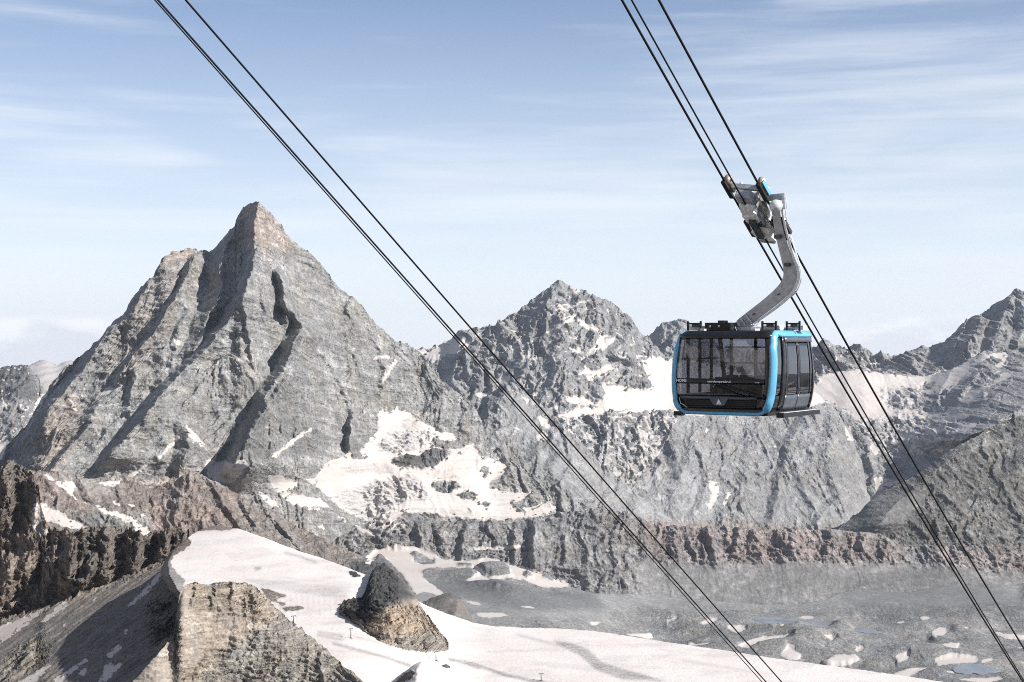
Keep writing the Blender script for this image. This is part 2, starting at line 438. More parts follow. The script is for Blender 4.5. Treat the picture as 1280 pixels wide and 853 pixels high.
# ------------------------------------------------------------------ rock / snow material
def terrain_mat(name, m, grey=(0.31, 0.306, 0.30), warm=(0.38, 0.305, 0.25), scree=(0.34, 0.333, 0.322), dark=(0.085, 0.088, 0.092),
                bump=1.0, strata=1.0, dip=(0.15, 0.0), snowcol=(0.50, 0.465, 0.435), flow=(0.35, 0.35, 3.0), snow_bump=0.12, fallw=1.0, contrast=1.0):
    """m = metres that one image pixel spans at this distance: it sets the size of the grain."""
    mt = bpy.data.materials.new(name)
    mt.use_nodes = True
    t = NT(mt.node_tree)
    bs = mt.node_tree.nodes['Principled BSDF']
    co = t.n('ShaderNodeTexCoord').outputs['Object']
    at = t.n('ShaderNodeAttribute', attribute_name='cover')
    sp = t.n('ShaderNodeSeparateColor')
    t.l(at.outputs['Color'], sp.inputs[0])
    at2 = t.n('ShaderNodeAttribute', attribute_name='wear')
    sp2 = t.n('ShaderNodeSeparateColor')
    t.l(at2.outputs['Color'], sp2.inputs[0])
    snow, wrm, scr, drk = sp.outputs[0], sp.outputs[1], sp.outputs[2], at.outputs['Alpha']
    ice, dirt = sp2.outputs[0], sp2.outputs[1]
    big = t.noise(co, 1 / (70 * m), 4, 0.55)
    mid = t.noise(co, 1 / (14 * m), 5, 0.65, 0.5)
    fine = t.noise(co, 1 / (3.6 * m), 3, 0.65)
    # bedding: thin layers, tilted by dip
    rot = t.n('ShaderNodeMapping')
    rot.inputs['Rotation'].default_value = (dip[1], dip[0], 0)
    t.l(co, rot.inputs['Vector'])
    bed = t.noise(t.scaled(rot.outputs[0], (0.10, 0.10, 1.0)), 1 / (7 * m), 4, 0.6, 0.6)
    fall = t.noise(t.scaled(co, (1.0, 0.6, 0.16)), 1 / (5 * m), 4, 0.6, 0.5)
    tone = t.math('ADD', t.math('MULTIPLY', mid, 0.5), t.math('ADD', t.math('MULTIPLY', bed, 0.3 * strata), t.math('MULTIPLY', fall, 0.35 * fallw)))
    tone = t.math('SUBTRACT', tone, 0.15 * strata - 0.10 + 0.175 * fallw)
    tone = t.smooth(tone, 0.25, 0.66, 1 - 0.48 * contrast, 1 + 0.42 * contrast)
    tone = t.math('MULTIPLY', tone, t.smooth(big, 0.3, 0.7, 0.86, 1.14))
    tone = t.math('MULTIPLY', tone, t.smooth(fine, 0.28, 0.72, 1 - 0.34 * contrast, 1 + 0.30 * contrast))
    # slow drift of hue between cool and warm greys
    hue = t.noise(t.scaled(co, (1, 1, 0.6)), 1 / (45 * m), 4, 0.6, 1.0)
    rock = t.mix(t.smooth(hue, 0.42, 0.66, 0.0, 0.55), (*grey, 1), (grey[0] * 1.12, grey[1] * 1.04, grey[2] * 0.92, 1))
    wf = t.math('MULTIPLY', wrm, t.smooth(t.math('ADD', hue, t.math('MULTIPLY', bed, 0.4)), 0.45, 0.8, 0.45, 1.25), clamp=True)
    rock = t.mix(wf, rock, (*warm, 1))
    rock = t.mix(t.math('MULTIPLY', scr, 0.85), rock, (*scree, 1))
    rock = t.mix(t.math('MULTIPLY', drk, t.smooth(mid, 0.3, 0.6, 0.8, 1.0)), rock, (*dark, 1))
    tone = t.mix(t.math('MULTIPLY', scr, 0.3), tone, (1, 1, 1, 1))
    rock = t.mix(1.0, rock, tone, 'MULTIPLY')
    # snow: slightly stained old firn
    sn = t.mix(t.smooth(big, 0.35, 0.7, 0.0, 0.75), (*snowcol, 1), (snowcol[0] * 0.93, snowcol[1] * 0.885, snowcol[2] * 0.86, 1))
    sfl = t.noise(t.scaled(co, flow), 1 / (6 * m), 4, 0.65, 0.6)
    sn = t.mix(t.math('MULTIPLY', t.smooth(sfl, 0.52, 0.72), 0.20), sn, (0.50, 0.46, 0.43, 1))
    sn = t.mix(t.smooth(snow, 0.5, 0.98, 0.45, 0.0), sn, (0.36, 0.335, 0.315, 1))
    dirtf = t.math('MULTIPLY', dirt, t.smooth(fine, 0.30, 0.62, 0.45, 1.0))
    sn = t.mix(dirtf, sn, (0.20, 0.19, 0.185, 1))
    icef = t.math('MULTIPLY', ice, t.smooth(t.math('ADD', fine, t.math('MULTIPLY', mid, 0.6)), 0.62, 0.95, 0.05, 0.85))
    sn = t.mix(icef, sn, (0.34, 0.34, 0.345, 1))
    edge = t.math('ADD', snow, t.math('MULTIPLY', t.math('SUBTRACT', fine, 0.5), 0.35))
    sf = t.smooth(edge, 0.42, 0.58)
    col = t.mix(sf, rock, sn)
    t.l(col, bs.inputs['Base Color'])
    t.l(t.math('SUBTRACT', 0.95, t.math('MULTIPLY', sf, 0.3)), bs.inputs['Roughness'])
    bs.inputs['Specular IOR Level'].default_value = 0.18
    hgt = t.math('ADD', t.math('MULTIPLY', fine, 0.6), t.math('ADD', t.math('MULTIPLY', bed, 0.8 * strata), t.math('MULTIPLY', fall, 0.7 * fallw)))
    bp = t.n('ShaderNodeBump')
    bp.inputs['Distance'].default_value = 5.0 * m
    t.l(hgt, bp.inputs['Height'])
    soft = t.math('MULTIPLY', t.math('SUBTRACT', 1.0, t.math('MULTIPLY', sf, t.math('SUBTRACT', 1.0 - snow_bump, t.math('MULTIPLY', ice, 0.5)))), t.math('SUBTRACT', 1.0, t.math('MULTIPLY', scr, 0.7)))
    t.l(t.math('MULTIPLY', soft, 0.9 * bump), bp.inputs['Strength'])
    t.l(bp.outputs[0], bs.inputs['Normal'])
    return mt


# ------------------------------------------------------------------ terrain builder
STEP = 1.12
TRI = [0]


def interp(tab, x, k):
    xs = [q[0] for q in tab]
    return np.interp(x, xs, [q[k] for q in tab])


def mesh_obj(name, V, Fq, attrs, mat):
    me = bpy.data.meshes.new(name)
    nv, nf = len(V), len(Fq)
    me.vertices.add(nv)
    me.vertices.foreach_set('co', np.ascontiguousarray(V, np.float32).ravel())
    me.loops.add(nf * 4)
    me.loops.foreach_set('vertex_index', np.ascontiguousarray(Fq, np.int32).ravel())
    me.polygons.add(nf)
    me.polygons.foreach_set('loop_start', np.arange(0, nf * 4, 4, dtype=np.int32))
    me.polygons.foreach_set('use_smooth', np.ones(nf, bool))
    me.update(calc_edges=True)
    for an, arr in attrs.items():
        a = me.attributes.new(an, 'FLOAT_COLOR', 'POINT')
        a.data.foreach_set('color', np.ascontiguousarray(arr, np.float32).ravel())
    me.materials.append(mat)
    o = bpy.data.objects.new(name, me)
    TRI[0] += nf * 2
    return link(o)


def terrain(name, label, cat, crest, base, mat, m, L=110.0, amp=0.13, skew=0.0, ribs=(), power=1.0, iso=0.08, strata=0.02, dip=0.1,
            flat=False, jag=1.2, back=1.3, back_len=60.0, splits=(), seed=0.0, step=None, snow_all=None, lump=0.0, zplane=None, fade=None, aniso=3.2, lean=0.22, dfun=None, gritty=0.0, hmix=0.0, ribk=(1.0, 1.0), prof=None, roll=0.0):
    """A mountainside lofted between its crest line and its foot, both given as (image x, image y, distance) points,
    then weathered with gullies, ledges and ribs, and closed behind the crest by its far slope."""
    st = step or STEP
    x0, x1 = max(crest[0][0], base[0][0]), min(crest[-1][0], base[-1][0])
    px = np.arange(x0, x1 + st, st)
    cpy, cd = interp(crest, px, 1), interp(crest, px, 2)
    bpy_, bd = interp(base, px, 1), interp(base, px, 2)
    def soft(a, r):
        k = max(1, int(r / st))
        w_ = np.hanning(2 * k + 3)
        return np.convolve(np.pad(a, k + 1, mode='edge'), w_ / w_.sum(), 'valid')
    cpy0, cd, bd = soft(cpy, 10), soft(cd, 26), soft(bd, 26)
    bpy0 = soft(bpy_, 22)
    cpy = cpy + jag * fbm(px / 9.0, px * 0 + seed, 4, 0.6, 3.0 + seed)
    hmax = max(4.0, float(np.max(bpy_ - cpy)))
    n = int(hmax / st) + 2
    v = np.linspace(0, 1, n)[:, None]
    PX = np.repeat(px[None, :], n, 0)
    PY = cpy + v * np.maximum(bpy_ - cpy, 1.0)
    if dfun is not None:
        D = dfun(PX, PY)
    elif zplane is not None:
        Zp = zplane(PX, PY)
        D = -Zp * F / np.maximum(PY - CY, 5)
    else:
        # straight slope in world space between crest and foot
        zc, zb = -cd * (cpy0 - CY) / F, -bd * (bpy0 - CY) / F
        tl = -(PY - CY) / F
        k = (zb - zc) / (bd - cd + 1e-6)
        den = tl - k
        Dl = (zc - k * cd) / np.where(np.abs(den) < 1e-6, 1e-6, den)
        vv = np.clip((PY - cpy0) / np.maximum(bpy0 - cpy0, 1.0), 0, 1)
        Dv = cd + (bd - cd) * vv ** power
        D = np.where(np.isfinite(Dl), np.clip(Dl, np.minimum(cd, bd), np.maximum(cd, bd)), Dv)
        if prof is not None:
            D = cd + (bd - cd) * prof(vv)
        elif power < 0.4:
            D = Dv
        elif power != 1.0:
            D = 0.5 * D + 0.5 * Dv
    calm = np.zeros_like(D)
    for (line, A, wl, wr) in ribs:
        if A >= 44:
            A, wl = A * ribk[0], wl * ribk[1]
        q = sorted(pl(line), key=lambda z: z[1])
        ys = [z[1] for z in q]
        wob = 2.2 * fbm(PX * 0 + seed, PY / 16.0, 3, 0.6, A) + 1.0 * gnoise(PX / 7.0, PY / 5.0)
        d = PX - np.interp(PY, ys, [z[0] for z in q]) + wob
        end = sstep(ys[0] - 14, ys[0] + 8, PY) * (1 - sstep(ys[-1] - 12, ys[-1] + 16, PY))
        prof = np.where(d >= 0, np.exp(-np.maximum(d, 0) / wr), np.clip(1 + d / wl, 0, 1))
        D = D - A * 1.25 * prof * end
        calm = np.maximum(calm, np.where((d < 2) & (d > -wl - 2), end, 0) * min(1.0, A / 50.0))
    X, Z = D * (PX - CX) / F, -D * (PY - CY) / F
    # cover
    wx = 2.0 * gnoise(PX / 6.0 + seed, PY / 5.0) + 1.1 * gnoise(PX / 2.4, PY / 2.1 + seed)
    wy = 1.6 * gnoise(PX / 6.0 + 31 + seed, PY / 5.0) + 0.9 * gnoise(PX / 2.4 + 9, PY / 2.1)
    if flat:
        wy = wy * 0.35
    qx, qy = PX + wx, PY + wy
    if snow_all is None:
        S = SNOW.at(qx, qy)
        fall_ = ICEFALL.at(PX, PY)
        if float(fall_.max()) > 0.05:
            br = ridged(PX / 13.0 + PY / 20.0, PY / 8.0 - PX / 45.0, 4, 0.6, 2.7 + seed)
            S = np.maximum(S, sstep(0.25, 0.8, fall_) * sstep(0.74, 1.12, br))
        S = S * (1 - (0.0 if flat else 0.95) * (1 - 0.9 * sstep(0.72, 0.97, INNER.at(PX, PY))) * sstep(1.38, 1.62, ridged(PX / 26.0 + 0.4 * PY / 26.0, PY / 13.0, 4, 0.58, 14.0 + seed)))
        du = DUST.at(PX, PY)
        if float(du.max()) > 0.02:
            led = ridged(PX / 22.0 + PY / 40.0, PY / 11.0 - PX / 30.0, 4, 0.55, 5.5 + seed)
            S = np.maximum(S, du * sstep(1.28, 1.50, led + 0.25 * gnoise(PX / 30.0, PY / 20.0)))
    else:
        S = np.clip(1 - snow_all.at(qx, qy), 0, 1)
    Wm, Sc, Dk, Ic, Di = WARM.at(qx, qy), SCREE.at(qx, qy), DARK.at(qx, qy), ICE.at(qx, qy), DIRT.at(PX, PY)
    # weathering, in metres
    Lm = L * m
    s, h = X, (D if flat else Z - hmix * D)
    if flat:
        h = h * 1.0
    wa = 0.30 * Lm * fbm(s / Lm, h / Lm, 3, 0.5, 1.1 + seed)
    if isinstance(skew, tuple):
        kk = skew[0] + (skew[1] - skew[0]) * sstep(skew[2] - skew[3], skew[2] + skew[3], PX)
        s2 = s - kk * (h - float(Z.max())) + wa
    else:
        s2 = s - skew * h + wa
    if flat:
        d = roll * fbm(s / (4.2 * Lm), h / (3.2 * Lm), 3, 0.5, 3.3 + seed) + Lm * amp * (fbm(s / Lm, h / Lm, 6, 0.52, 7.7 + seed) + iso * 3 * ridged(s / (0.4 * Lm), h / (0.4 * Lm), 4, 0.5, 2.0 + seed))
    else:
        lean_n = gnoise(s2 / Lm + 5.5, h / (aniso * Lm) + seed)
        d = Lm * amp * (ridged((s2 + lean * Lm * lean_n) / Lm, h / (aniso * Lm), 6, 0.60, 2.2 + seed) - 0.8)
        d = d + Lm * iso * (ridged((s + wa) / (0.55 * Lm), (h - wa) / (0.55 * Lm), 6, 0.61, 4.1 + seed) - 0.8)
        bed = (h + dip * s + 0.3 * wa)
        d = d + Lm * strata * (fbm(s / (1.4 * Lm), bed / (0.10 * Lm), 4, 0.62, 6.0 + seed))
    if lump:
        d = d + lump * m * fbm(PX / 40.0, PY / 26.0, 3, 0.5, 8.0 + seed)
    keep = (1 - 0.86 * np.clip(S, 0, 1) * (1 - 0.75 * Ic)) * (1 - 0.88 * Sc)
    hi = d * keep * (1 - 0.55 * calm)
    if float(Ic.max()) > 0.02 and not flat:
        crev = ridged(PX / 20.0 + PY / 22.0, PY / 8.0 - PX / 40.0, 4, 0.6, 9.0 + seed)
        hi = hi + Ic * m * 3.2 * (crev - 0.7)
    if fade is not None:
        hi = hi * fade(PX, PY)
    if flat:
        Z = Z + hi
    else:
        rl = np.sqrt(X * X + D * D + Z * Z)
        X = X - hi * 0.86 * X / rl
        Y = D - hi * 0.86 * D / rl
        Z = Z - hi * 0.86 * Z / rl + hi * 0.42
        D = Y
    if gritty:
        g1 = fbm(X / (90 * m), (D if flat else h) / ((60 if flat else 9) * m), 4, 0.6, 21.0 + seed)
        g2 = ridged(PX / 60.0 + 0.2 * g1, PY / 7.0, 3, 0.5, 3.0 + seed)
        Di = np.clip(Di + gritty * (0.35 * sstep(0.05, 0.55, g1) + 0.45 * sstep(1.25, 1.6, g2)) * S, 0, 1)
    P = np.stack([X, D, Z], -1)
    A1 = np.stack([S, Wm, Sc, Dk], -1)
    A2 = np.stack([Ic, Di, Ic * 0, Ic * 0 + 1], -1)
    # the far side
    nb = 7
    rows = []
    top = P[0]
    for k in range(nb, 0, -1):
        dd = back_len * m * (k / nb) ** 1.6 * 2.0
        r = top.copy()
        r[:, 0] *= (1 + dd / top[:, 1])
        r[:, 1] += dd
        r[:, 2] -= dd * back + back_len * m * 0.05 * np.abs(gnoise(px / 14.0, px * 0 + k * 3.1))
        rows.append(r)
    P = np.concatenate([np.stack(rows), P], 0)
    A1 = np.concatenate([np.repeat(A1[:1], nb, 0), A1], 0)
    A2 = np.concatenate([np.repeat(A2[:1], nb, 0), A2], 0)
    R, C = P.shape[:2]
    idx = np.arange(R * C).reshape(R, C)
    Q = np.stack([idx[:-1, :-1], idx[1:, :-1], idx[1:, 1:], idx[:-1, 1:]], -1).reshape(-1, 4)
    P, A1, A2 = P.reshape(-1, 3), A1.reshape(-1, 4), A2.reshape(-1, 4)
    PXa = np.concatenate([np.repeat(px[None], nb, 0), qx], 0)
    PYa = np.concatenate([np.full((nb, C), -999.0), qy], 0)
    owner = np.zeros(len(Q), int)
    fx = (PXa[:-1, :-1] + PXa[1:, 1:]).ravel() / 2
    fy = (PYa[:-1, :-1] + PYa[1:, 1:]).ravel() / 2
    for i, sp in enumerate(splits):
        c = Cover()
        for q in sp[3]:
            c.poly(q)
        owner[(c.at(fx, fy) > 0.5) & (fy > 0)] = i + 1
    made = []
    for i in range(len(splits) + 1):
        sel = Q[owner == i]
        if not len(sel):
            continue
        used, inv = np.unique(sel.ravel(), return_inverse=True)
        nm, lb, ct = (name, label, cat) if i == 0 else splits[i - 1][:3]
        o = mesh_obj(nm, P[used], inv.reshape(-1, 4), {'cover': A1[used], 'wear': A2[used]}, mat)
        tag(o, lb, ct, None, 'structure')
        made.append(o)
    return made


# ================================================================== the mountains
def with_d(s, pts):
    """(image x, image y) pixel list + interpolated distances."""
    xs = [p[0] for p in pts]
    return [(x, y, float(np.interp(x, xs, [p[1] for p in pts]))) for x, y in pl(s)]


GREY_FAR = dict(contrast=0.8, grey=(0.315, 0.317, 0.322), scree=(0.34, 0.34, 0.338))
M_PYR = terrain_mat('rock_pyramid', 3.4, grey=(0.355, 0.353, 0.347), warm=(0.43, 0.36, 0.315), dip=(0.12, 0.25), fallw=0.6, strata=1.25)
M_FAR = terrain_mat('rock_far', 7.0, bump=0.8, **GREY_FAR)
M_HAZY = terrain_mat('rock_hazy', 14.0, bump=0.6, grey=(0.30, 0.30, 0.31))
M_MID = terrain_mat('rock_mid', 4.8, **GREY_FAR)
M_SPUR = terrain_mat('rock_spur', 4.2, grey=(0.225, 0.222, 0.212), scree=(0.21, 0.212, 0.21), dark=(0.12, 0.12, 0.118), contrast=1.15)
M_CLIFF = terrain_mat('rock_cliff', 3.6, grey=(0.31, 0.307, 0.307), warm=(0.35, 0.295, 0.275), scree=(0.262, 0.257, 0.25), strata=1.3)
M_VALLEY = terrain_mat('valley_ground', 2.7, grey=(0.265, 0.266, 0.266), scree=(0.285, 0.285, 0.282), dark=(0.13, 0.137, 0.137), contrast=0.85, bump=0.6, strata=0.3)
M_BROWN = terrain_mat('rock_brown', 2.2, grey=(0.285, 0.282, 0.272), warm=(0.325, 0.262, 0.228), dip=(0.3, 0.1))
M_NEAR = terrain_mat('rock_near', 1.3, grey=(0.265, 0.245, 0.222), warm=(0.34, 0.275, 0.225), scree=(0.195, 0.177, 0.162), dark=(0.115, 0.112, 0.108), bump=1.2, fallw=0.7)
M_PALE = terrain_mat('rock_pale', 0.8, grey=(0.35, 0.332, 0.302), warm=(0.45, 0.36, 0.275), scree=(0.38, 0.335, 0.29), dark=(0.075, 0.076, 0.078), dip=(0.10, 0.10), strata=1.7, fallw=0.15)
M_SNOW = terrain_mat('firn', 1.0, flow=(0.05, 0.35, 1.0), snow_bump=0.2, grey=(0.26, 0.235, 0.21), warm=(0.27, 0.215, 0.175), dark=(0.075, 0.075, 0.075), snowcol=(0.63, 0.592, 0.56))

# far hazy summits beyond the pyramid's shoulder
terrain('mountain', 'pale hazy summits far off below the cloud, beyond the dark snowy peak', 'mountain',
        with_d('-110,470 -60,462 0,466 20,458 35,456 45,452 55,450 63,453 72,456 85,452 100,452 130,448 170,450 230,452', [(-110, 30000), (230, 30000)]),
        with_d('-110,500 40,500 230,500', [(-110, 24000), (230, 24000)]), M_HAZY, 14.0, L=60, amp=0.10, jag=1.5, seed=1.3, snow_all=Cover().poly('-120,440 300,440 300,520 -120,520', 0.44))  # snow cover over the whole range doubles as painted haze, paling the rock

# far peaks behind the second summit and behind the cabin
terrain('mountain', 'small pointed snowy peak rising directly behind the cabin roof', 'mountain',
        with_d('770,440 795,430 808,420 818,412 826,404 836,401 848,399 856,400 863,405 872,414 885,423 905,434 930,432 955,440 990,436 1030,445', [(770, 17500), (848, 17000), (1030, 17500)]),
        with_d('770,490 1030,500', [(770, 16000), (1030, 16200)]), M_FAR, 9.0, L=60, amp=0.16, skew=0.3, seed=2.1)
terrain('mountain', 'jagged distant ridge between the cabin and the cloud bank', 'mountain',
        with_d('900,462 930,452 960,448 990,440 1005,436 1022,429 1036,425 1044,428 1050,429 1058,432 1065,429 1072,430 1080,434 1085,437 1095,444 1108,446 1120,447 1132,446 1145,452 1200,460',
               [(900, 15300), (1070, 15200), (1200, 15300)]),
        with_d('900,510 960,510 1060,500 1100,490 1200,490', [(900, 14700), (1200, 14500)]), M_FAR, 7.0, L=70, amp=0.18, skew=-0.2, seed=3.7)

# the right massif
terrain('mountain', 'steep grey ridge climbing to a blunt summit beside the cloud bank', 'mountain',
        with_d('1085,466 1105,455 1120,448 1132,441 1145,435 1160,434 1178,430 1188,422 1200,408 1215,397 1225,392 1240,382 1255,375 1262,368 1268,364 1274,363 1282,366 1300,362 1330,352 1400,330',
               [(1085, 11900), (1180, 11900), (1270, 11900), (1400, 12200)]),
        with_d('1085,485 1160,490 1230,472 1300,480 1400,500', [(1085, 11000), (1230, 10900), (1400, 11200)]), M_FAR, 6.0, L=50, amp=0.17, skew=-0.25,
        ribs=[('1190,425 1176,450 1165,475', 120, 18, 30), ('1225,395 1212,425 1200,450', 90, 12, 20), ('1262,370 1253,400 1238,440', 120, 14, 30), ('1278,368 1280,400 1270,440', 90, 10, 20),
              ('1205,408 1196,430 1186,455', 60, 8, 14)], seed=4.4)

# second summit with its glacier
terrain('mountain', 'broad grey peak streaked with snow in the middle distance, its ledges white', 'mountain',
        with_d('470,452 500,445 520,438 548,431 565,423 573,415 582,413 592,412 600,411 608,409 621,407 635,397 646,390 656,381 667,372 675,366 683,361 689,357 694,354 701,350 708,353 716,358 727,362 737,370 748,374 759,376 770,384 780,395 789,396 794,407 800,414 805,419 818,435 834,446 870,452 910,460 960,468 1010,474 1050,490',
               [(470, 13500), (560, 13500), (640, 13500), (700, 13650), (790, 13900), (910, 14300), (1050, 13800)]),
        with_d('470,560 560,610 700,640 800,640 910,600 1050,560', [(470, 11900), (700, 11400), (910, 11900), (1050, 12000)]), M_FAR, 6.6, L=52, amp=0.19, skew=0.12, power=1.15, iso=0.12, lean=0.3,
        ribs=[('640,480 655,440 672,400 690,360', 50, 14, 40), ('694,395 700,420 695,450 690,470', 45, 12, 22), ('738,372 745,395 740,405', 80, 10, 20),
              ('790,398 788,420 776,440 772,450', 160, 16, 20), ('770,388 772,405 765,425', 70, 8, 18), ('745,440 735,455 722,470', 90, 10, 20),
              ('815,470 800,460 785,450 770,445', 80, 14, 20), ('580,415 572,440 566,470 570,490', 110, 16, 20), ('760,470 745,485 752,500', 80, 10, 16),
              ('705,450 690,480 680,500', 70, 10, 18), ('662,450 652,470 640,490', 80, 10, 20), ('720,365 722,385 715,395', 60, 8, 14)],
        splits=[('glacier', 'flat white glacier curving round the foot of the snow-streaked grey peak', 'glacier', [GLAC_D])], seed=5.9)

# glacier basin under the right massif
terrain('glacier', 'dirty snow basin with rock islands under the right-hand grey ridge, beyond the cabin', 'glacier',
        with_d('850,535 890,520 930,505 965,485 1000,472 1020,470 1045,466 1060,461 1080,460 1100,466 1130,470 1160,470 1190,461 1210,450 1230,438 1245,440 1260,438 1300,430 1400,420',
               [(850, 10700), (940, 11000), (1060, 11100), (1160, 11100), (1240, 10900), (1400, 11200)]),
        with_d('850,640 940,640 1080,660 1110,650 1200,590 1280,545 1400,520', [(940, 9200), (1090, 8700), (1280, 9000), (1400, 9300)]), M_MID, 5.4, L=50, amp=0.09, iso=0.09, gritty=0.4, power=1.0,
        ribs=[('1192,460 1180,480 1172,500 1178,512', 90, 22, 26), ('1225,462 1212,480 1196,498 1196,510', 70, 14, 18), ('1128,495 1126,505 1130,512', 40, 14, 20),
              ('1270,470 1235,505 1195,530 1165,560', 110, 40, 50), ('1255,520 1215,545 1180,575', 40, 24, 30), ('1350,462 1280,508 1240,532 1200,552', 430, 95, 60)], seed=6.2)

# dome under the cabin
terrain('mountain', 'grey domed mountainside with scree fans, spread out under the cabin', 'mountain',
        with_d('740,640 765,625 782,613 800,597 812,581 822,567 830,556 836,545 840,532 846,522 856,514 880,505 920,500 980,495 1005,490 1018,489 1028,498 1045,510 1055,530 1066,552 1075,572 1084,590 1092,604 1100,616 1112,628 1140,650 1180,668',
               [(740, 8350), (800, 8650), (836, 8980), (850, 9150), (930, 9700), (1020, 9900), (1100, 9500), (1180, 9000)]),
        with_d('740,690 1180,700', [(740, 8200), (900, 8500), (1180, 8000)]), M_MID, 4.7, L=52, amp=0.075, skew=(0.35, -0.35, 930, 120), iso=0.06, aniso=4.0,
        ribs=[('842,530 838,548 842,565 850,585 858,600', 22, 14, 26), ('1012,500 985,560 975,600 965,650', 50, 10, 40), ('905,520 900,560 885,600 870,640', 28, 9, 26),
              ('1040,520 1030,570 1045,610 1060,640', 40, 10, 26), ('940,540 930,580 925,620', 24, 8, 26), ('868,540 862,570 850,600', 28, 9, 20), ('972,540 1000,600 1020,640', 34, 10, 24),
              ('1070,600 1040,630 1015,662', 30, 10, 24)], seed=7.5)

# shaded spur on the right
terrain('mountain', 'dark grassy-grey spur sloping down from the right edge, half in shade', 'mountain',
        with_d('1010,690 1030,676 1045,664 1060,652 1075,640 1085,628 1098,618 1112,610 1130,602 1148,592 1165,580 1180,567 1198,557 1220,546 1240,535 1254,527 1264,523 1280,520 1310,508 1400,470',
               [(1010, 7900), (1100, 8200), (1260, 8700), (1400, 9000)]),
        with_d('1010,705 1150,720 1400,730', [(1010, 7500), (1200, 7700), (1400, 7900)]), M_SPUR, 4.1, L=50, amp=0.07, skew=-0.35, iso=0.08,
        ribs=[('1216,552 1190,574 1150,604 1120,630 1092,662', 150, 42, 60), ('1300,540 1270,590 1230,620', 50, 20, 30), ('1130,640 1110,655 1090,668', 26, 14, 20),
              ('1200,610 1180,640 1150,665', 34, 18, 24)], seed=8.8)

# grey shoulder left of the icefall
terrain('mountain', 'low grey shoulder with two dark humps, beneath the broad snow-streaked peak', 'mountain',
        with_d('560,520 590,508 600,500 612,494 622,486 630,479 636,479 646,482 655,490 668,500 680,511 695,522 708,532 720,547 735,562 750,580 765,592 782,606 800,622 840,650',
               [(560, 8400), (630, 8600), (720, 8300), (840, 8000)]),
        with_d('560,660 650,690 840,690', [(560, 7300), (840, 7400)]), M_MID, 4.4, L=70, amp=0.10, iso=0.07,
        ribs=[('634,480 624,500 618,516', 70, 14, 22), ('610,498 606,530 606,570', 60, 8, 20), ('690,552 668,570 650,590', 40, 20, 40), ('700,556 690,590 700,620', 30, 12, 20)], seed=9.1)

# the pyramid
terrain('mountain', 'tall pointed rock pyramid with dark shadowed gullies, highest summit in view', 'mountain',
        with_d('-110,620 -60,598 -20,580 0,566 10,555 20,545 30,535 45,510 60,487 70,476 80,465 90,456 100,447 110,438 118,430 128,420 134,411 140,405 150,396 158,388 163,375 170,367 180,357 187,350 192,345 197,336 200,330 203,324 207,320 213,317 220,316 228,314 235,313 240,314 243,313 250,314 256,315 262,317 266,313 270,308 276,300 283,293 289,288 293,285 295,275 298,268 301,262 304,257 308,255 312,253 316,252 320,251 324,253 327,255 331,259 335,263 340,269 345,275 348,279 352,283 357,291 362,300 367,304 372,308 377,311 382,315 388,320 395,325 400,331 405,337 412,346 420,355 426,361 432,367 440,373 455,387 465,400 472,406 480,411 487,418 495,425 502,427 508,428 514,432 520,437 532,450 540,462 548,470 555,476 562,484 575,492 585,500 598,515 604,530 608,545 613,558 625,568 640,578 660,590 690,605 712,625',
               [(-110, 6300), (60, 6600), (200, 6850), (262, 6950), (320, 6900), (420, 7150), (520, 7350), (600, 7300), (712, 7000)]),
        with_d('-110,690 0,660 60,650 200,660 300,690 400,706 450,695 500,668 560,655 640,656 712,655',
               [(-110, 5300), (100, 5350), (300, 5600), (400, 6100), (450, 6500), (600, 6700), (712, 6750)]), M_PYR, 3.5, L=62, amp=0.125, skew=(0.78, -0.30, 345, 70), iso=0.06, power=1.12, strata=0.03, aniso=4.2, lean=0.3,
        ribs=[('325,250 318,272 318,300 319,318 312,345 306,368 299,380 283,404 262,432 235,458 210,482 190,510 165,540 130,580', 105, 15, 60),
              ('297,286 284,305 274,335 276,360 270,380 260,396 252,425 240,440', 70, 22, 16),
              ('241,325 232,345 222,370 208,390 200,405 185,425 165,445 150,468 146,476', 52, 7, 24),
              ('236,390 228,405 222,420 220,440 215,455', 36, 8, 16),
              ('203,326 182,362 166,388 150,405 124,427 118,442 100,467 80,490 60,512 50,532 30,552', 95, 15, 40),
              ('347,340 352,352 355,372 359,390 358,402', 60, 9, 16),
              ('356,382 370,394 377,410 366,432', 46, 13, 40), ('378,410 364,433 358,455 345,478 335,492 325,512 312,537 298,570 290,590', 110, 17, 60),
              ('362,468 345,492 330,515 314,540 306,560', 46, 8, 14),
              ('302,372 308,400 312,430 318,456', 26, 4, 14), ('330,350 329,370 331,395', 20, 4, 12),
              ('190,500 186,515 180,530', 34, 8, 14), ('125,505 118,515 108,525', 45, 14, 14), ('172,470 165,485 160,500', 34, 7, 14),
              ('115,530 95,550 70,580 56,598', 46, 8, 20), ('62,505 50,540 36,575', 30, 10, 20),
              ('405,520 395,540 388,560', 34, 7, 14), ('355,530 345,550 338,570', 34, 6, 14), ('385,515 372,545', 30, 6, 14),
              ('440,520 438,545 436,560', 45, 7, 16), ('455,515 448,535', 26, 6, 14), ('232,532 238,560 226,585', 50, 20, 26), ('402,440 425,480 440,510', 20, 5, 20),
              ('560,470 545,500 520,530', 24, 6, 30), ('470,420 480,460 476,500', 20, 6, 30), ('605,525 602,560 604,590', 22, 8, 20), ('430,385 445,430 450,470', 16, 5, 26),
              ('322,575 312,590 300,605', 90, 26, 40)],
        splits=[('glacier', 'hanging glacier with crevasses and rock islands at the foot of the tall pyramid', 'glacier', [GLAC_M])], seed=10.6, gritty=0.8, ribk=(1.7, 0.85), jag=1.9)

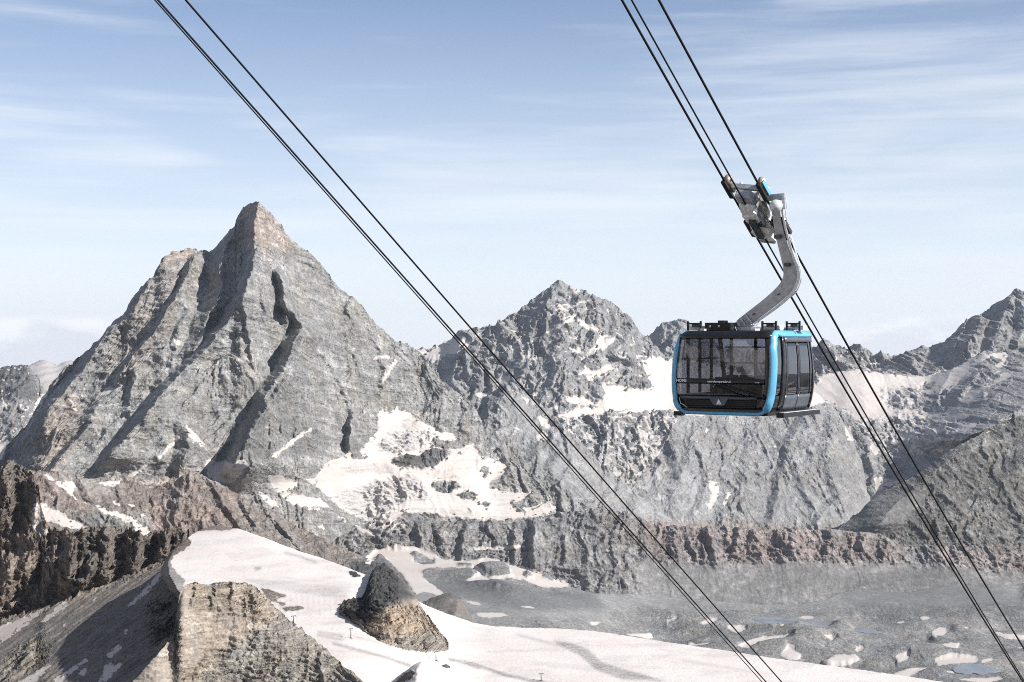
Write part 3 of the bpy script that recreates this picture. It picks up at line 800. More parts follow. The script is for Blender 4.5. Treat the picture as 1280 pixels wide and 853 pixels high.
# dark snowy peak at the left edge
terrain('mountain', 'dark flat-topped peak with snow patches at the left edge, beside the pyramid foot', 'mountain',
        with_d('-110,480 -60,470 -20,466 0,462 8,459 14,458 25,457 33,456 38,461 44,468 49,474 51,482 60,488 90,520 120,545', [(-110, 10000), (40, 9800), (120, 9400)]),
        with_d('-110,600 120,600', [(-110, 8000), (120, 8000)]), M_MID, 5.2, L=70, amp=0.12, skew=0.35, strata=0.05,
        ribs=[('36,458 46,475 50,485', 50, 14, 20), ('20,500 10,530', 40, 10, 20)], seed=11.2)

# cliff band across the middle
terrain('cliff', 'long banded cliff wall with scree below it, between the glaciers and the valley floor', 'cliff',
        with_d('380,700 420,675 445,660 470,648 485,641 500,640 520,645 545,650 570,652 600,653 640,653 660,650 680,646 695,641 720,640 750,636 775,640 800,648 815,656 830,659 850,658 870,662 885,658 915,659 940,661 960,662 985,661 1010,662 1040,662 1060,664 1075,666 1088,666 1100,668 1112,674 1125,680 1140,684 1160,683 1180,682 1220,683 1280,683 1400,688',
               [(380, 6300), (480, 6400), (600, 6400), (700, 6350), (800, 6300), (1000, 6150), (1200, 6150), (1400, 6150)]),
        with_d('380,770 440,755 490,735 520,722 560,722 640,728 700,742 760,752 820,757 900,762 1000,764 1100,762 1200,752 1280,748 1400,735',
               [(380, 6050), (500, 6150), (700, 6000), (760, 5900), (1000, 5850), (1400, 5850)]), M_CLIFF, 3.7, L=36, amp=0.085, iso=0.075, power=0.75, strata=0.05, skew=0.05,
        ribs=[('668,655 667,690 666,712', 60, 6, 30), ('585,655 578,680 577,700', 40, 6, 20), ('524,655 526,680', 36, 6, 16), ('610,655 620,680', 26, 5, 16), ('545,655 552,680', 26, 5, 16),
              ('645,655 643,680 644,700', 34, 5, 12), ('706,675 706,705', 22, 4, 14), ('885,660 893,690 896,702', 34, 8, 24), ('975,664 985,700', 18, 8, 16), ('990,664 990,690', 20, 6, 14),
              ('1040,664 1034,690', 22, 9, 20), ('1080,668 1078,690', 34, 10, 16), ('1110,675 1105,700', 26, 10, 16), ('925,660 920,690', 30, 6, 14), ('945,662 938,685', 30, 6, 14)], seed=12.9)

# valley floor with tarns
TARNS = ['932,776 945,772 975,771 997,773 1017,775 1044,781 1040,785 1020,783 997,780 960,780', '1057,787 1072,784 1102,789 1100,792 1080,792',
         '1195,831 1222,829 1234,833 1252,838 1240,842 1215,842 1190,841', '1165,785 1180,781 1189,786 1186,794 1176,797 1166,793']
TARN = Cover()
for q in TARNS:
    TARN.poly(q)
TARN.a = np.clip(TARN.blur(5).a * 3.0, 0, 1)
TARN.blur(2)
ZV = lambda PX, PY: -1000.0 + 130.0 * (1 - sstep(620, 860, PX)) + 40 * sstep(1000, 1340, PX) * sstep(800, 735, PY)
terrain('valley_floor', 'bare grey valley floor dotted with snow patches and tarns', 'valley floor',
        with_d('380,742 430,712 455,700 470,690 485,688 502,689 527,688 550,694 580,698 610,698 640,708 670,717 700,728 720,735 760,742 800,745 850,748 900,752 950,755 1000,755 1030,752 1050,742 1075,735 1100,741 1130,742 1160,737 1190,733 1230,735 1280,730 1400,715',
               [(380, 6300), (800, 5900), (1400, 5900)]),
        with_d('380,800 500,800 600,805 700,815 800,825 900,840 1000,858 1100,876 1200,892 1400,900', [(380, 4000), (1400, 3900)]), M_VALLEY, 2.8, L=48, amp=0.017, flat=True, jag=0.5, iso=0.25, roll=42.0, fade=lambda x, y: 1 - 0.93 * TARN.at(x, y), back=0.7, back_len=40, zplane=ZV, gritty=0.0, seed=13.3, step=1.3)

# small pale knoll beyond the snowfield
terrain('rock_knoll', 'small pale rocky knoll showing past the snowfield edge, beyond the dark outcrop', 'rock knoll',
        with_d('500,770 520,760 530,752 540,748 548,744 556,742 563,741 570,744 576,747 580,756 586,764 592,774 600,782 620,790', [(500, 2700), (620, 2600)]),
        with_d('500,800 620,800', [(500, 2300), (620, 2300)]), M_NEAR, 1.4, L=40, amp=0.16, skew=-0.2, ribs=[('576,748 570,760 566,775', 14, 8, 10)], seed=14.8)

# brown ridge
terrain('ridge', 'long brown rock ridge with snow strips, running down in front of the pyramid', 'ridge',
        with_d('-110,640 -40,610 0,592 30,586 45,588 55,590 75,590 100,597 120,603 135,602 145,601 158,602 165,601 178,606 190,610 205,605 225,597 232,594 237,590 243,592 252,593 258,596 275,605 285,612 300,620 315,626 330,632 350,645 375,660 400,672 430,685 460,697 480,707 500,722',
               [(-110, 4300), (60, 4300), (200, 4400), (300, 4400), (500, 4300)]),
        with_d('-110,720 0,700 60,690 110,680 200,690 250,690 300,690 400,730 500,760', [(-110, 4050), (200, 4180), (300, 4180), (500, 4060)]), M_BROWN, 2.3, L=42, amp=0.05, skew=-0.3, iso=0.085,
        ribs=[('98,597 110,620 130,645', 16, 10, 20), ('235,592 225,620 215,650', 20, 10, 30), ('262,598 280,630 300,660', 20, 8, 24), ('20,590 20,620 30,660', 30, 14, 20),
              ('330,635 350,660 380,690', 16, 6, 20), ('300,625 320,660', 16, 6, 20)], seed=15.4)

# snowfield
EDGE = lambda PY: np.interp(PY, [640, 665, 680, 690, 705, 720, 740, 752, 765, 960], [236, 232, 222, 215, 209, 211, 222, 236, 244, 246])
ZS = lambda PX, PY: -9.0 * np.maximum(EDGE(PY) - PX, 0) + -334.0 - 10.0 * sstep(690, 800, PY) - 42.0 * sstep(425, 610, PX) + 16.0 * np.exp(-((PX - 300) / 110) ** 2 - ((PY - 668) / 30) ** 2)
ROCKY = Cover()
for q in ('200,745 196,700 210,680 226,664 238,655 270,655 268,663 246,664 236,672 240,679 228,689 216,695 213,706 222,718 230,724 230,740 215,750',
          '325,735 340,739 361,746 345,749 348,754 338,752', '352,760 375,758 382,761 370,764 356,765', '262,662 275,655 300,655 300,661 276,664',
          '434,714 446,715 452,722 440,722', '319,711 327,709 325,712', '346,752 360,755 352,758', '369,753 371,754 370,756', '476,790 486,798 500,806 490,806'):
    ROCKY.poly(q)
ROCKY.blur(1)
terrain('snowfield', 'broad pale snowfield with ski tracks sweeping down across the valley edge', 'snowfield',
        with_d('192,735 200,715 207,700 214,690 225,680 235,672 243,665 255,661 265,658 275,656 285,660 300,662 315,667 330,672 345,678 360,684 380,691 400,697 430,708 450,716 470,723 490,733 505,742 520,750 535,758 560,768 575,773 590,778 605,781 620,783 640,784 660,785 700,786 740,789 790,796 840,804 900,812 960,822 1020,830 1080,838 1130,845 1180,853 1240,866 1340,890 1400,905',
               [(190, 2600), (1400, 1500)]),
        with_d('192,880 1400,890', [(190, 1300), (1400, 1250)]), M_SNOW, 1.0, L=130, amp=0.012, flat=True, jag=0.35, iso=0.1, back=0.35, back_len=60, zplane=ZS, snow_all=ROCKY, seed=16.1, step=1.35, gritty=0.55)

# near cliffs and the shaded debris slope at the left
FOOT = lambda PX: np.interp(PX, [-110, 0, 60, 110, 150, 190, 235, 260, 320], [830, 776, 753, 739, 723, 707, 686, 684, 700])


def debris(PX, PY):
    """Debris slope tilting down to the left; cliffs stand on its upper edge."""
    plane = lambda x, y: 445.0 / np.maximum((y - CY) / F + 0.36 * (x - CX) / F + 0.094, 0.05)
    wig = 3 * gnoise(PX / 26.0, PX * 0 + 2.2) + 1.2 * gnoise(PX / 9.0, PX * 0 + 7.7)
    ft = FOOT(PX) + wig
    low = plane(PX, np.maximum(PY, ft))
    n = np.maximum(ft - PY, 0) / 21.0
    n = n + (0.45 * gnoise(PX / 34.0, PY / 60.0) + 0.25 * gnoise(PX / 11.0, PY / 30.0)) * np.clip(n * 2, 0, 1)
    step = np.floor(n) + sstep(0.62, 1.0, n - np.floor(n))
    return low + 21.0 * 0.95 * (0.35 * n + 0.65 * step)


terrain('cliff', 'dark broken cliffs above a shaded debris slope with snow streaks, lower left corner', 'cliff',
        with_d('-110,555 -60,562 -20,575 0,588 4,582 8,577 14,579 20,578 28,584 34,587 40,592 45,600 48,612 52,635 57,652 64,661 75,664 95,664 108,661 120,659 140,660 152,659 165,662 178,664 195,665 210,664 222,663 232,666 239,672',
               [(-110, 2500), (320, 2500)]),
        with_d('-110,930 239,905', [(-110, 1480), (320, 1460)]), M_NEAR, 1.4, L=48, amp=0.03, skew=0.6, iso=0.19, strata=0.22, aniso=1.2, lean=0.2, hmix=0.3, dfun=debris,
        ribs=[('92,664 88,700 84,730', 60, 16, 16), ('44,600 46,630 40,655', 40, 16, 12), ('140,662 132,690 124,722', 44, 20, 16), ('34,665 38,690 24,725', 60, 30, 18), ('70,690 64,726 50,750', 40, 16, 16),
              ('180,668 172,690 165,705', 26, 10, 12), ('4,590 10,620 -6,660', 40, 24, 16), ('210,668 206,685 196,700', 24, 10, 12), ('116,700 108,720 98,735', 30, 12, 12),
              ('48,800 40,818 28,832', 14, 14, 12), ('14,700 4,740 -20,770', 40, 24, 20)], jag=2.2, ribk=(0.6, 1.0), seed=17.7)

# dark outcrop standing out of the snowfield
SD = lambda x, y: float(-ZS(np.array([x]), np.array([y]))[0] * F / (y - CY))
OC = [(x, y, SD(x, y) - o) for (x, y), o in zip(pl('424,762 427,757 430,752 437,749 445,748 453,745 458,735 461,724 464,714 468,711 474,707 480,705 486,708 490,711 496,716 500,721 505,727 510,732 515,737 519,744 523,752 528,760 533,768 539,775 545,783 551,790 556,796 560,802'),
                                                [4, 6, 10, 14, 18, 24, 34, 44, 50, 56, 60, 64, 70, 76, 84, 92, 100, 106, 110, 104, 96, 84, 70, 56, 40, 24, 12, 4])]
OB = [(x, y, SD(x, y) + 12) for x, y in pl('424,770 430,774 437,779 455,792 465,800 480,808 500,814 520,818 545,819 560,814')]
terrain('rock_outcrop', 'dark-topped rock outcrop with tan layered base, standing out of the snowfield', 'rock outcrop',
        OC, OB, M_PALE, 0.95, L=20, amp=0.05, skew=0.1, iso=0.10, strata=0.26, dip=-0.10, hmix=0.15,
        prof=lambda v: np.where(v < 0.45, 0.86 * (np.maximum(v, 0) / 0.45) ** 0.9, 0.86 + 0.14 * (v - 0.45) / 0.55),
        back=1.1, back_len=18, jag=1.7, seed=18.3)

# pale tan ridge
terrain('ridge', 'pale tan rock ridge with crumbling layers, flat-topped, below the snowfield', 'ridge',
        with_d('90,935 110,905 140,878 152,866 165,853 176,842 188,828 198,817 206,808 213,800 217,794 219,784 220,772 222,758 224,746 227,738 232,731 238,729 245,728 256,729 268,729 280,730 292,729 305,730 315,731 321,734 326,740 333,748 342,757 352,766 362,775 372,784 384,793 397,803 410,814 425,827 440,840 455,853 470,868 500,900',
               [(90, 1420), (200, 1480), (220, 1520), (240, 1560), (320, 1590), (400, 1570), (430, 1520), (455, 1450), (500, 1320)]),
        with_d('90,945 300,960 500,940', [(90, 1350), (300, 1420), (400, 1410), (455, 1375), (500, 1270)]), M_PALE, 0.8, L=32, amp=0.015, skew=-0.15, iso=0.085, power=0.8, strata=0.17, dip=0.12, aniso=1.6,
        ribs=[('324,738 322,752 326,765', 6, 10, 12), ('245,732 244,745 240,756', 5, 4, 8), ('270,732 268,748', 5, 4, 8), ('292,732 290,748', 5, 4, 8), ('400,825 405,850', 6, 5, 12), ('300,790 285,830', 5, 10, 20)],
        back=3.2, back_len=45, jag=0.9, seed=19.6)

# little snow-dusted mound at the bottom edge
terrain('snow_mound', 'small snow mound with a blue-shaded rocky flank at the bottom edge', 'snow mound',
        with_d('468,870 478,861 488,853 498,845 508,838 518,831 526,827 532,827 540,831 550,840 560,849 575,862 600,880', [(468, 1440), (600, 1440)]),
        with_d('468,930 600,930', [(468, 1270), (600, 1270)]), M_SNOW, 0.75, L=40, amp=0.05, snow_all=Cover().poly('492,856 500,846 514,838 520,842 508,852 500,868 488,870').blur(1), jag=0.5,
        ribs=[('527,826 522,842 516,866', 16, 34, 24)], back=0.8, back_len=20, seed=20.2)


# the ground under everything, out to the horizon
def ground_sheet():
    bm = bmesh.new()
    rings = [0, 300, 900, 2000, 4000, 8000, 14000, 24000, 42000]
    prev = None
    for r in rings:
        row = []
        for i in range(48):
            a = 2 * math.pi * i / 48
            z = -1180 - (120 if 2000 < r < 9000 else 0) - (r / 42000) ** 2 * 140 + 26 * math.sin(i * 2.3 + r)
            row.append(bm.verts.new((r * math.sin(a), r * math.cos(a), z)) if r else None)
        if prev is None or r == rings[1]:
            if r == rings[1]:
                bm.faces.new(row[::-1])
        else:
            for i in range(48):
                bm.faces.new((prev[i], prev[(i + 1) % 48], row[(i + 1) % 48], row[i]))
        prev = row
    bm.normal_update()
    me = bpy.data.meshes.new('ground')
    bm.to_mesh(me)
    bm.free()
    me.materials.append(M_MID)
    return tag(link(bpy.data.objects.new('ground', me)), 'low grey ground beneath the mountains out to the horizon', 'ground', None, 'structure')


ground_sheet()


# the mountains around and behind the photographer: out of the frame, mirrored in the cabin's glass
def home_slope():
    na, nr = 520, 110
    az = np.radians(np.linspace(32, 332, na))[None, :]
    rr = (60 * (110.0 ** np.linspace(0, 1, nr)))[:, None]
    X, Y = rr * np.sin(az), rr * np.cos(az)
    behind = sstep(np.radians(165), np.radians(205), az) * sstep(np.radians(332), np.radians(300), az)
    peaks = 0.55 + 0.75 * np.clip(fbm(X / 800, Y / 800, 4, 0.5, 2.0) + 0.3, 0, 2)
    Z = -45 - 300 * sstep(40, 600, rr) * (1 - behind) - 700 * sstep(600, 3000, rr) * (1 - behind)
    Z = Z + behind * sstep(120, 1700, rr) * 780 * peaks + (1 - behind) * sstep(2500, 5500, rr) * 560 * peaks
    Z = Z + 0.10 * np.minimum(rr, 1200) * (ridged(X / 520, Y / 520, 5, 0.5, 3.0) - 0.6) * sstep(60, 300, rr)
    P = np.stack([X, Y, Z], -1).reshape(-1, 3)
    sn = sstep(-0.05, 0.2, fbm(X / 420, Y / 420, 4, 0.6, 5.0)).reshape(-1)
    idx = np.arange(na * nr).reshape(nr, na)
    Q = np.stack([idx[:-1, :-1], idx[1:, :-1], idx[1:, 1:], idx[:-1, 1:]], -1).reshape(-1, 4)
    A = np.stack([sn, sn * 0, sn * 0, sn * 0 + 0.6], -1)
    o = mesh_obj('slope', P, Q, {'cover': A, 'wear': A * 0 + np.array([0, 0, 0, 1])}, M_NEAR)
    tag(o, 'snowy rock slopes around the viewpoint', 'slope', None, 'structure')


home_slope()


# ================================================================== water
def simple_mat(name, col, rough=0.5, metal=0.0, spec=0.5, grain=0.0, gscale=30.0, coat=0.0, bump=0.0):
    mt = bpy.data.materials.new(name)
    mt.use_nodes = True
    t = NT(mt.node_tree)
    bs = mt.node_tree.nodes['Principled BSDF']
    bs.inputs['Base Color'].default_value = (*col, 1)
    bs.inputs['Roughness'].default_value = rough
    bs.inputs['Metallic'].default_value = metal
    bs.inputs['Specular IOR Level'].default_value = spec
    bs.inputs['Coat Weight'].default_value = coat
    if grain or bump:
        co = t.n('ShaderNodeTexCoord').outputs['Object']
        nz = t.noise(co, gscale, 5, 0.6, 0.3)
        f = t.smooth(nz, 0.3, 0.7, 1 - grain, 1 + grain)
        t.l(t.mix(1.0, (*col, 1), f, 'MULTIPLY'), bs.inputs['Base Color'])
        t.l(t.smooth(nz, 0.3, 0.7, max(0.02, rough - 0.12), min(1, rough + 0.12)), bs.inputs['Roughness'])
        if bump:
            bp = t.n('ShaderNodeBump')
            bp.inputs['Strength'].default_value = bump
            bp.inputs['Distance'].default_value = 0.02
            t.l(nz, bp.inputs['Height'])
            t.l(bp.outputs[0], bs.inputs['Normal'])
    return mt


M_LAKE = simple_mat('tarn_water', (0.20, 0.22, 0.24), 0.28, 0, 0.5, 0.2, 0.02)


def lake(txt, label, z):
    p = pl(txt)
    for _ in range(2):
        p = [((a[0] * w + b[0] * (1 - w)), (a[1] * w + b[1] * (1 - w))) for a, b in zip(p, p[1:] + p[:1]) for w in (0.75, 0.25)]
    pts = []
    for i in range(len(p)):
        a, b = p[i], p[(i + 1) % len(p)]
        for k in range(5):
            t = k / 5
            x, y = a[0] + (b[0] - a[0]) * t, a[1] + (b[1] - a[1]) * t
            d = -z * F / (y - CY)
            w = pt(x, y, d)
            j = float(gnoise(np.array([w.x / 24.0]), np.array([w.y / 40.0]))[0]) * 9
            pts.append(Vector((w.x + j, w.y + j * 1.6, z)))
    bm = bmesh.new()
    vs = [bm.verts.new(q) for q in pts]
    lo = [bm.verts.new((q.x, q.y, q.z - 25)) for q in pts]
    bm.faces.new(vs)
    for i in range(len(vs)):
        bm.faces.new((vs[i], lo[i], lo[(i + 1) % len(vs)], vs[(i + 1) % len(vs)]))
    bmesh.ops.recalc_face_normals(bm, faces=bm.faces)
    me = bpy.data.meshes.new('lake')
    bm.to_mesh(me)
    bm.free()
    me.materials.append(M_LAKE)
    tag(link(bpy.data.objects.new('lake', me)), label, 'lake', None, 'structure')


lake(TARNS[0], 'long blue-grey tarn, largest sheet of water on the valley floor', -997.0)
lake(TARNS[1], 'narrow blue tarn just beyond the end of the longest tarn', -997.0)
lake(TARNS[2], 'blue tarn under a long snow patch, close to the lower right corner', -997.0)
lake(TARNS[3], 'small round tarn ringing a snow patch', -1000.0)

# ================================================================== cables
TR = math.radians(35.5)                       # heading of the ropeway, clockwise from the viewing direction
AX = Vector((math.cos(TR), -math.sin(TR), 0))  # across the ropeway
FWD = Vector((math.sin(TR), math.cos(TR), 0))  # along it, downhill
M_ROPE = simple_mat('rope_steel', (0.018, 0.018, 0.020), 0.55, 0.6, 0.4, 0.3, 40)


def plane_off(px, py, d):
    return pt(px, py, d).dot(AX)


def on_plane(px, py, off):
    r = Vector(((px - CX) / F, 1.0, -(py - CY) / F))
    return r * (off / r.dot(AX))


def tube_mesh(name, pts, rad, nseg=8, mat=None, parent=None, rad2=None, twist=None):
    bm = bmesh.new()
    rings = []
    n = len(pts)
    up0 = Vector((0.123, 0.05, 1)).normalized()
    for i, p in enumerate(pts):
        t = (pts[min(i + 1, n - 1)] - pts[max(i - 1, 0)]).normalized()
        u = t.cross(up0)
        if u.length < 1e-3:
            u = t.cross(Vector((1, 0, 0)))
        u.normalize()
        w = u.cross(t).normalized()
        r = rad if rad2 is None else rad + (rad2 - rad) * i / (n - 1)
        rings.append([bm.verts.new(p + (u * math.cos(2 * math.pi * k / nseg) + w * math.sin(2 * math.pi * k / nseg)) * r) for k in range(nseg)])
    for a, b in zip(rings[:-1], rings[1:]):
        for k in range(nseg):
            bm.faces.new((a[k], a[(k + 1) % nseg], b[(k + 1) % nseg], b[k]))
    bm.faces.new(rings[0][::-1])
    bm.faces.new(rings[-1])
    bmesh.ops.recalc_face_normals(bm, faces=bm.faces)
    return done(name, bm, mat, parent, True)


def done(name, bm, mat, parent=None, smooth=False, bevel=0.0):
    me = bpy.data.meshes.new(name)
    bm.to_mesh(me)
    bm.free()
    if smooth:
        for f in me.polygons:
            f.use_smooth = True
    me.materials.append(mat)
    o = link(bpy.data.objects.new(name, me), parent)
    if bevel:
        b = o.modifiers.new('bevel', 'BEVEL')
        b.width = bevel
        b.segments = 2
        b.limit_method = 'ANGLE'
    return o


def rope(name, seen, off, rad, label, cat, group):
    """A rope hanging in the vertical plane of its lane; the sag is fitted to where it is seen."""
    P = [on_plane(x, y, off) for x, y in pl(seen)]
    k = np.array([p.dot(FWD) for p in P])
    z = np.array([p.z for p in P])
    c = np.polyfit(k, z, 2 if len(P) > 2 else 1)
    ks = np.concatenate([np.linspace(k.min() - 26, k.max() + 40, 90), np.linspace(k.max() + 45, k.max() + 130, 20)])
    zs = np.where(ks <= k.max() + 5, np.polyval(c, ks), np.polyval(c, k.max() + 5) + np.polyval(np.polyder(c), k.max() + 5) * (ks - k.max() - 5))
    pts = [AX * off + FWD * float(a) + Vector((0, 0, float(b))) for a, b in zip(ks, zs)]
    o = tube_mesh(name, pts, rad, 8, M_ROPE)
    tag(o, label, cat, group)
    return o, c


OFF_A = plane_off(919.5, 252, 47.3)
GAUGE = 1.16
OFF_L = plane_off(437.5, 271, 55.3)
_, COEF_A = rope('cable', '778,0 897,213 988,370 1148,640 1277,850', OFF_A, 0.036, 'thick track rope under the uphill-left wheels of the cabin carriage, lowest-left of its lane'.replace('uphill-left', 'left'), 'cable', 'ropes of the cableway')
rope('cable', '789.5,0 908,213 994,365 1153,640 1278,848', OFF_A + GAUGE * 0.5, 0.026, 'thin haul rope running between two thick ones through the cabin carriage', 'cable', 'ropes of the cableway')
_, COEF_B = rope('cable', '824,0 938,213 1008,340 1178.5,640 1281,813', OFF_A + GAUGE, 0.036, 'thick track rope passing behind the hanger arm, last of the six to the right', 'cable', 'ropes of the cableway')
rope('cable', '193.4,0 381.5,213 573.5,427 761.3,640 953,853', OFF_L + GAUGE * 0.5, 0.024, 'thin haul rope of the empty lane, close beside a thicker rope', 'cable', 'ropes of the cableway')
rope('cable', '196.8,0 386.3,213 577,427 766,640 958,853', OFF_L, 0.035, 'thick track rope of the empty lane paired with a thin rope', 'cable', 'ropes of the cableway')
rope('cable', '231.5,0 417,213 603.5,427 788.7,640 977.5,853', OFF_L + GAUGE, 0.035, 'thick track rope of the empty lane hanging apart from the close pair', 'cable', 'ropes of the cableway')

# ================================================================== the cable car
M_BLUE = simple_mat('blue_paint', (0.12, 0.39, 0.60), 0.34, 0.0, 0.5, 0.0, 3.0, coat=0.4)
M_BLACK = simple_mat('black_paint', (0.012, 0.012, 0.014), 0.28, 0, 0.5, 0.25, 6.0, coat=0.3)
M_RUBBER = simple_mat('black_rubber', (0.014, 0.014, 0.015), 0.65, 0, 0.4, 0.2, 20)
M_DKGREY = simple_mat('dark_grey_panel', (0.085, 0.10, 0.115), 0.40, 0.1, 0.5, 0.12, 5)
M_STEEL = simple_mat('galvanised_steel', (0.43, 0.45, 0.475), 0.46, 0.55, 0.5, 0.16, 6.0, bump=0.15)
M_STEEL_LT = simple_mat('bright_steel', (0.68, 0.70, 0.72), 0.42, 0.35, 0.5, 0.10, 8.0)
M_STEEL_DK = simple_mat('dark_steel', (0.10, 0.105, 0.11), 0.45, 0.6, 0.5, 0.25, 12.0)
M_WHITE = simple_mat('white_print', (0.82, 0.82, 0.82), 0.5)
M_TARP = simple_mat('foil_cover', (0.80, 0.80, 0.80), 0.35, 0.0, 0.5, 0.22, 9.0, bump=0.5)
M_TYRE = simple_mat('tan_liner', (0.30, 0.22, 0.15), 0.6, 0, 0.4, 0.2, 20)
M_SEAT = simple_mat('seat_shell', (0.045, 0.047, 0.052), 0.5, 0, 0.5, 0.1, 10)
M_RAIL = simple_mat('interior_frame', (0.055, 0.058, 0.065), 0.4, 0.2, 0.5, 0.1, 10)


def glass_mat(name, tint, refl, rough=0.02, fres=1.2):
    mt = bpy.data.materials.new(name)
    mt.use_nodes = True
    t = NT(mt.node_tree)
    mt.node_tree.nodes.clear()
    tr = t.n('ShaderNodeBsdfTransparent')
    tr.inputs[0].default_value = (*tint, 1)
    gl = t.n('ShaderNodeBsdfGlossy')
    gl.inputs['Roughness'].default_value = rough
    gl.inputs['Color'].default_value = (0.95, 0.96, 1.0, 1)
    co = t.n('ShaderNodeTexCoord').outputs['Object']
    bp = t.n('ShaderNodeBump')
    bp.inputs['Strength'].default_value = 0.05
    bp.inputs['Distance'].default_value = 0.05
    t.l(t.noise(co, 1.6, 2, 0.5), bp.inputs['Height'])
    t.l(bp.outputs[0], gl.inputs['Normal'])
    fr = t.n('ShaderNodeFresnel')
    fr.inputs['IOR'].default_value = 1.5
    fac = t.math('ADD', t.math('MULTIPLY', fr.outputs[0], fres), refl, clamp=True)
    mx = t.n('ShaderNodeMixShader')
    t.l(fac, mx.inputs[0])
    t.l(tr.outputs[0], mx.inputs[1])
    t.l(gl.outputs[0], mx.inputs[2])
    ou = t.n('ShaderNodeOutputMaterial')
    t.l(mx.outputs[0], ou.inputs[0])
    return mt


M_GLASS_F = glass_mat('windscreen_glass', (0.50, 0.51, 0.55), 0.03, 0.02, 0.9)
M_GLASS_S = glass_mat('door_glass', (0.22, 0.225, 0.24), 0.10)
M_GLASS_B = glass_mat('rear_glass', (0.82, 0.83, 0.86), 0.02, 0.02, 0.35)

TC = math.radians(33.0)                       # the cabin's heading
RX = Vector((math.cos(TC), -math.sin(TC), 0))
RY = Vector((math.sin(TC), math.cos(TC), 0))
CORNER = pt(968, 465, 45.0)
_k = (840 - CX) / F
CW = (CORNER.x - _k * CORNER.y) / (RX.x - _k * RX.y)
_k = (1021 - CX) / F
CL = (_k * CORNER.y - CORNER.x) / (RY.x - _k * RY.y)
Z_BOT = -(521 - CY) / F * 45.0
Z_TOP = -(413.5 - CY) / F * 45.4
CH = Z_TOP - Z_BOT
print('cabin W %.2f L %.2f H %.2f' % (CW, CL, CH))
CC = Vector((CORNER.x, CORNER.y, 0)) - RX * (CW / 2) + RY * (CL / 2)
car = bpy.data.objects.new('cable_car', None)
link(car)
car.location = (CC.x, CC.y, Z_BOT)
car.rotation_euler = (0, 0, -TC)
tag(car, 'black and blue glass cabin hanging on a bent steel arm from its ropeway carriage', 'cable car')
HW, HL = CW / 2, CL / 2


def wz(t):
    return HW * np.interp(t, [0, .06, .15, .3, .48, .65, .85, .95, 1.0], [.86, .905, .945, .985, 1.0, .995, .965, .945, .92])


def lz(t):
    return HL * np.interp(t, [0, .08, .2, .4, .6, .8, .95, 1.0], [1.0, 1.03, 1.04, 1.02, .99, .955, .925, .90])


RC = 0.24


def skin(u, t, side, off=0.0):
    """Point on the cabin's outer skin. side f/b: u runs -1..1 across; side r/l: u runs -1 (front) .. 1 (back)."""
    w, l = float(wz(t)), float(lz(t))
    if side in 'fb':
        x = u * w
        e = max(0.0, (abs(x) - (w - RC)) / RC)
        y = l - RC * (1 - math.sqrt(max(0.0, 1 - min(1, e) ** 2))) + 0.05 * (1 - (u * u)) + off
        if side == 'f':
            y = -y
        return Vector((x, y, t * CH))
    y = u * l
    e = max(0.0, (abs(y) - (l - RC)) / RC)
    x = w - RC * (1 - math.sqrt(max(0.0, 1 - min(1, e) ** 2))) + off
    if side == 'l':
        x = -x
    return Vector((x, y, t * CH))


def panel(name, side, u0, u1, t0, t1, mat, parent, off=0.0, thick=0.03, nu=10, nv=10, lean=0.0, smooth=True):
    """A curved sheet of given thickness lying on the skin. lean slants its vertical edges."""
    bm = bmesh.new()
    G = []
    for s in (0, 1):
        g = []
        for j in range(nv + 1):
            t = t0 + (t1 - t0) * j / nv
            sh = lean * (t - 0.5)
            g.append([bm.verts.new(skin(u0 + (u1 - u0) * i / nu + sh, t, side, off - s * thick)) for i in range(nu + 1)])
        G.append(g)
    A, B = G
    for j in range(nv):
        for i in range(nu):
            bm.faces.new((A[j][i], A[j][i + 1], A[j + 1][i + 1], A[j + 1][i]))
            bm.faces.new((B[j][i], B[j + 1][i], B[j + 1][i + 1], B[j][i + 1]))
    for i in range(nu):
        bm.faces.new((A[0][i], B[0][i], B[0][i + 1], A[0][i + 1]))
        bm.faces.new((A[nv][i], A[nv][i + 1], B[nv][i + 1], B[nv][i]))
    for j in range(nv):
        bm.faces.new((A[j][0], A[j + 1][0], B[j + 1][0], B[j][0]))
        bm.faces.new((A[j][nu], B[j][nu], B[j + 1][nu], A[j + 1][nu]))
    bmesh.ops.recalc_face_normals(bm, faces=bm.faces)
    bm.faces.index_update()
    for f in bm.faces:
        f.smooth = f.index < 2 * nu * nv
    return done(name, bm, mat, parent, False)


def box(name, c, s, mat, parent, bevel=0.012, rot=None):
    bm = bmesh.new()
    bmesh.ops.create_cube(bm, size=1.0)
    for v in bm.verts:
        v.co = Vector((v.co.x * s[0], v.co.y * s[1], v.co.z * s[2]))
        if rot is not None:
            v.co = rot @ v.co
        v.co += Vector(c)
    return done(name, bm, mat, parent, False, bevel)


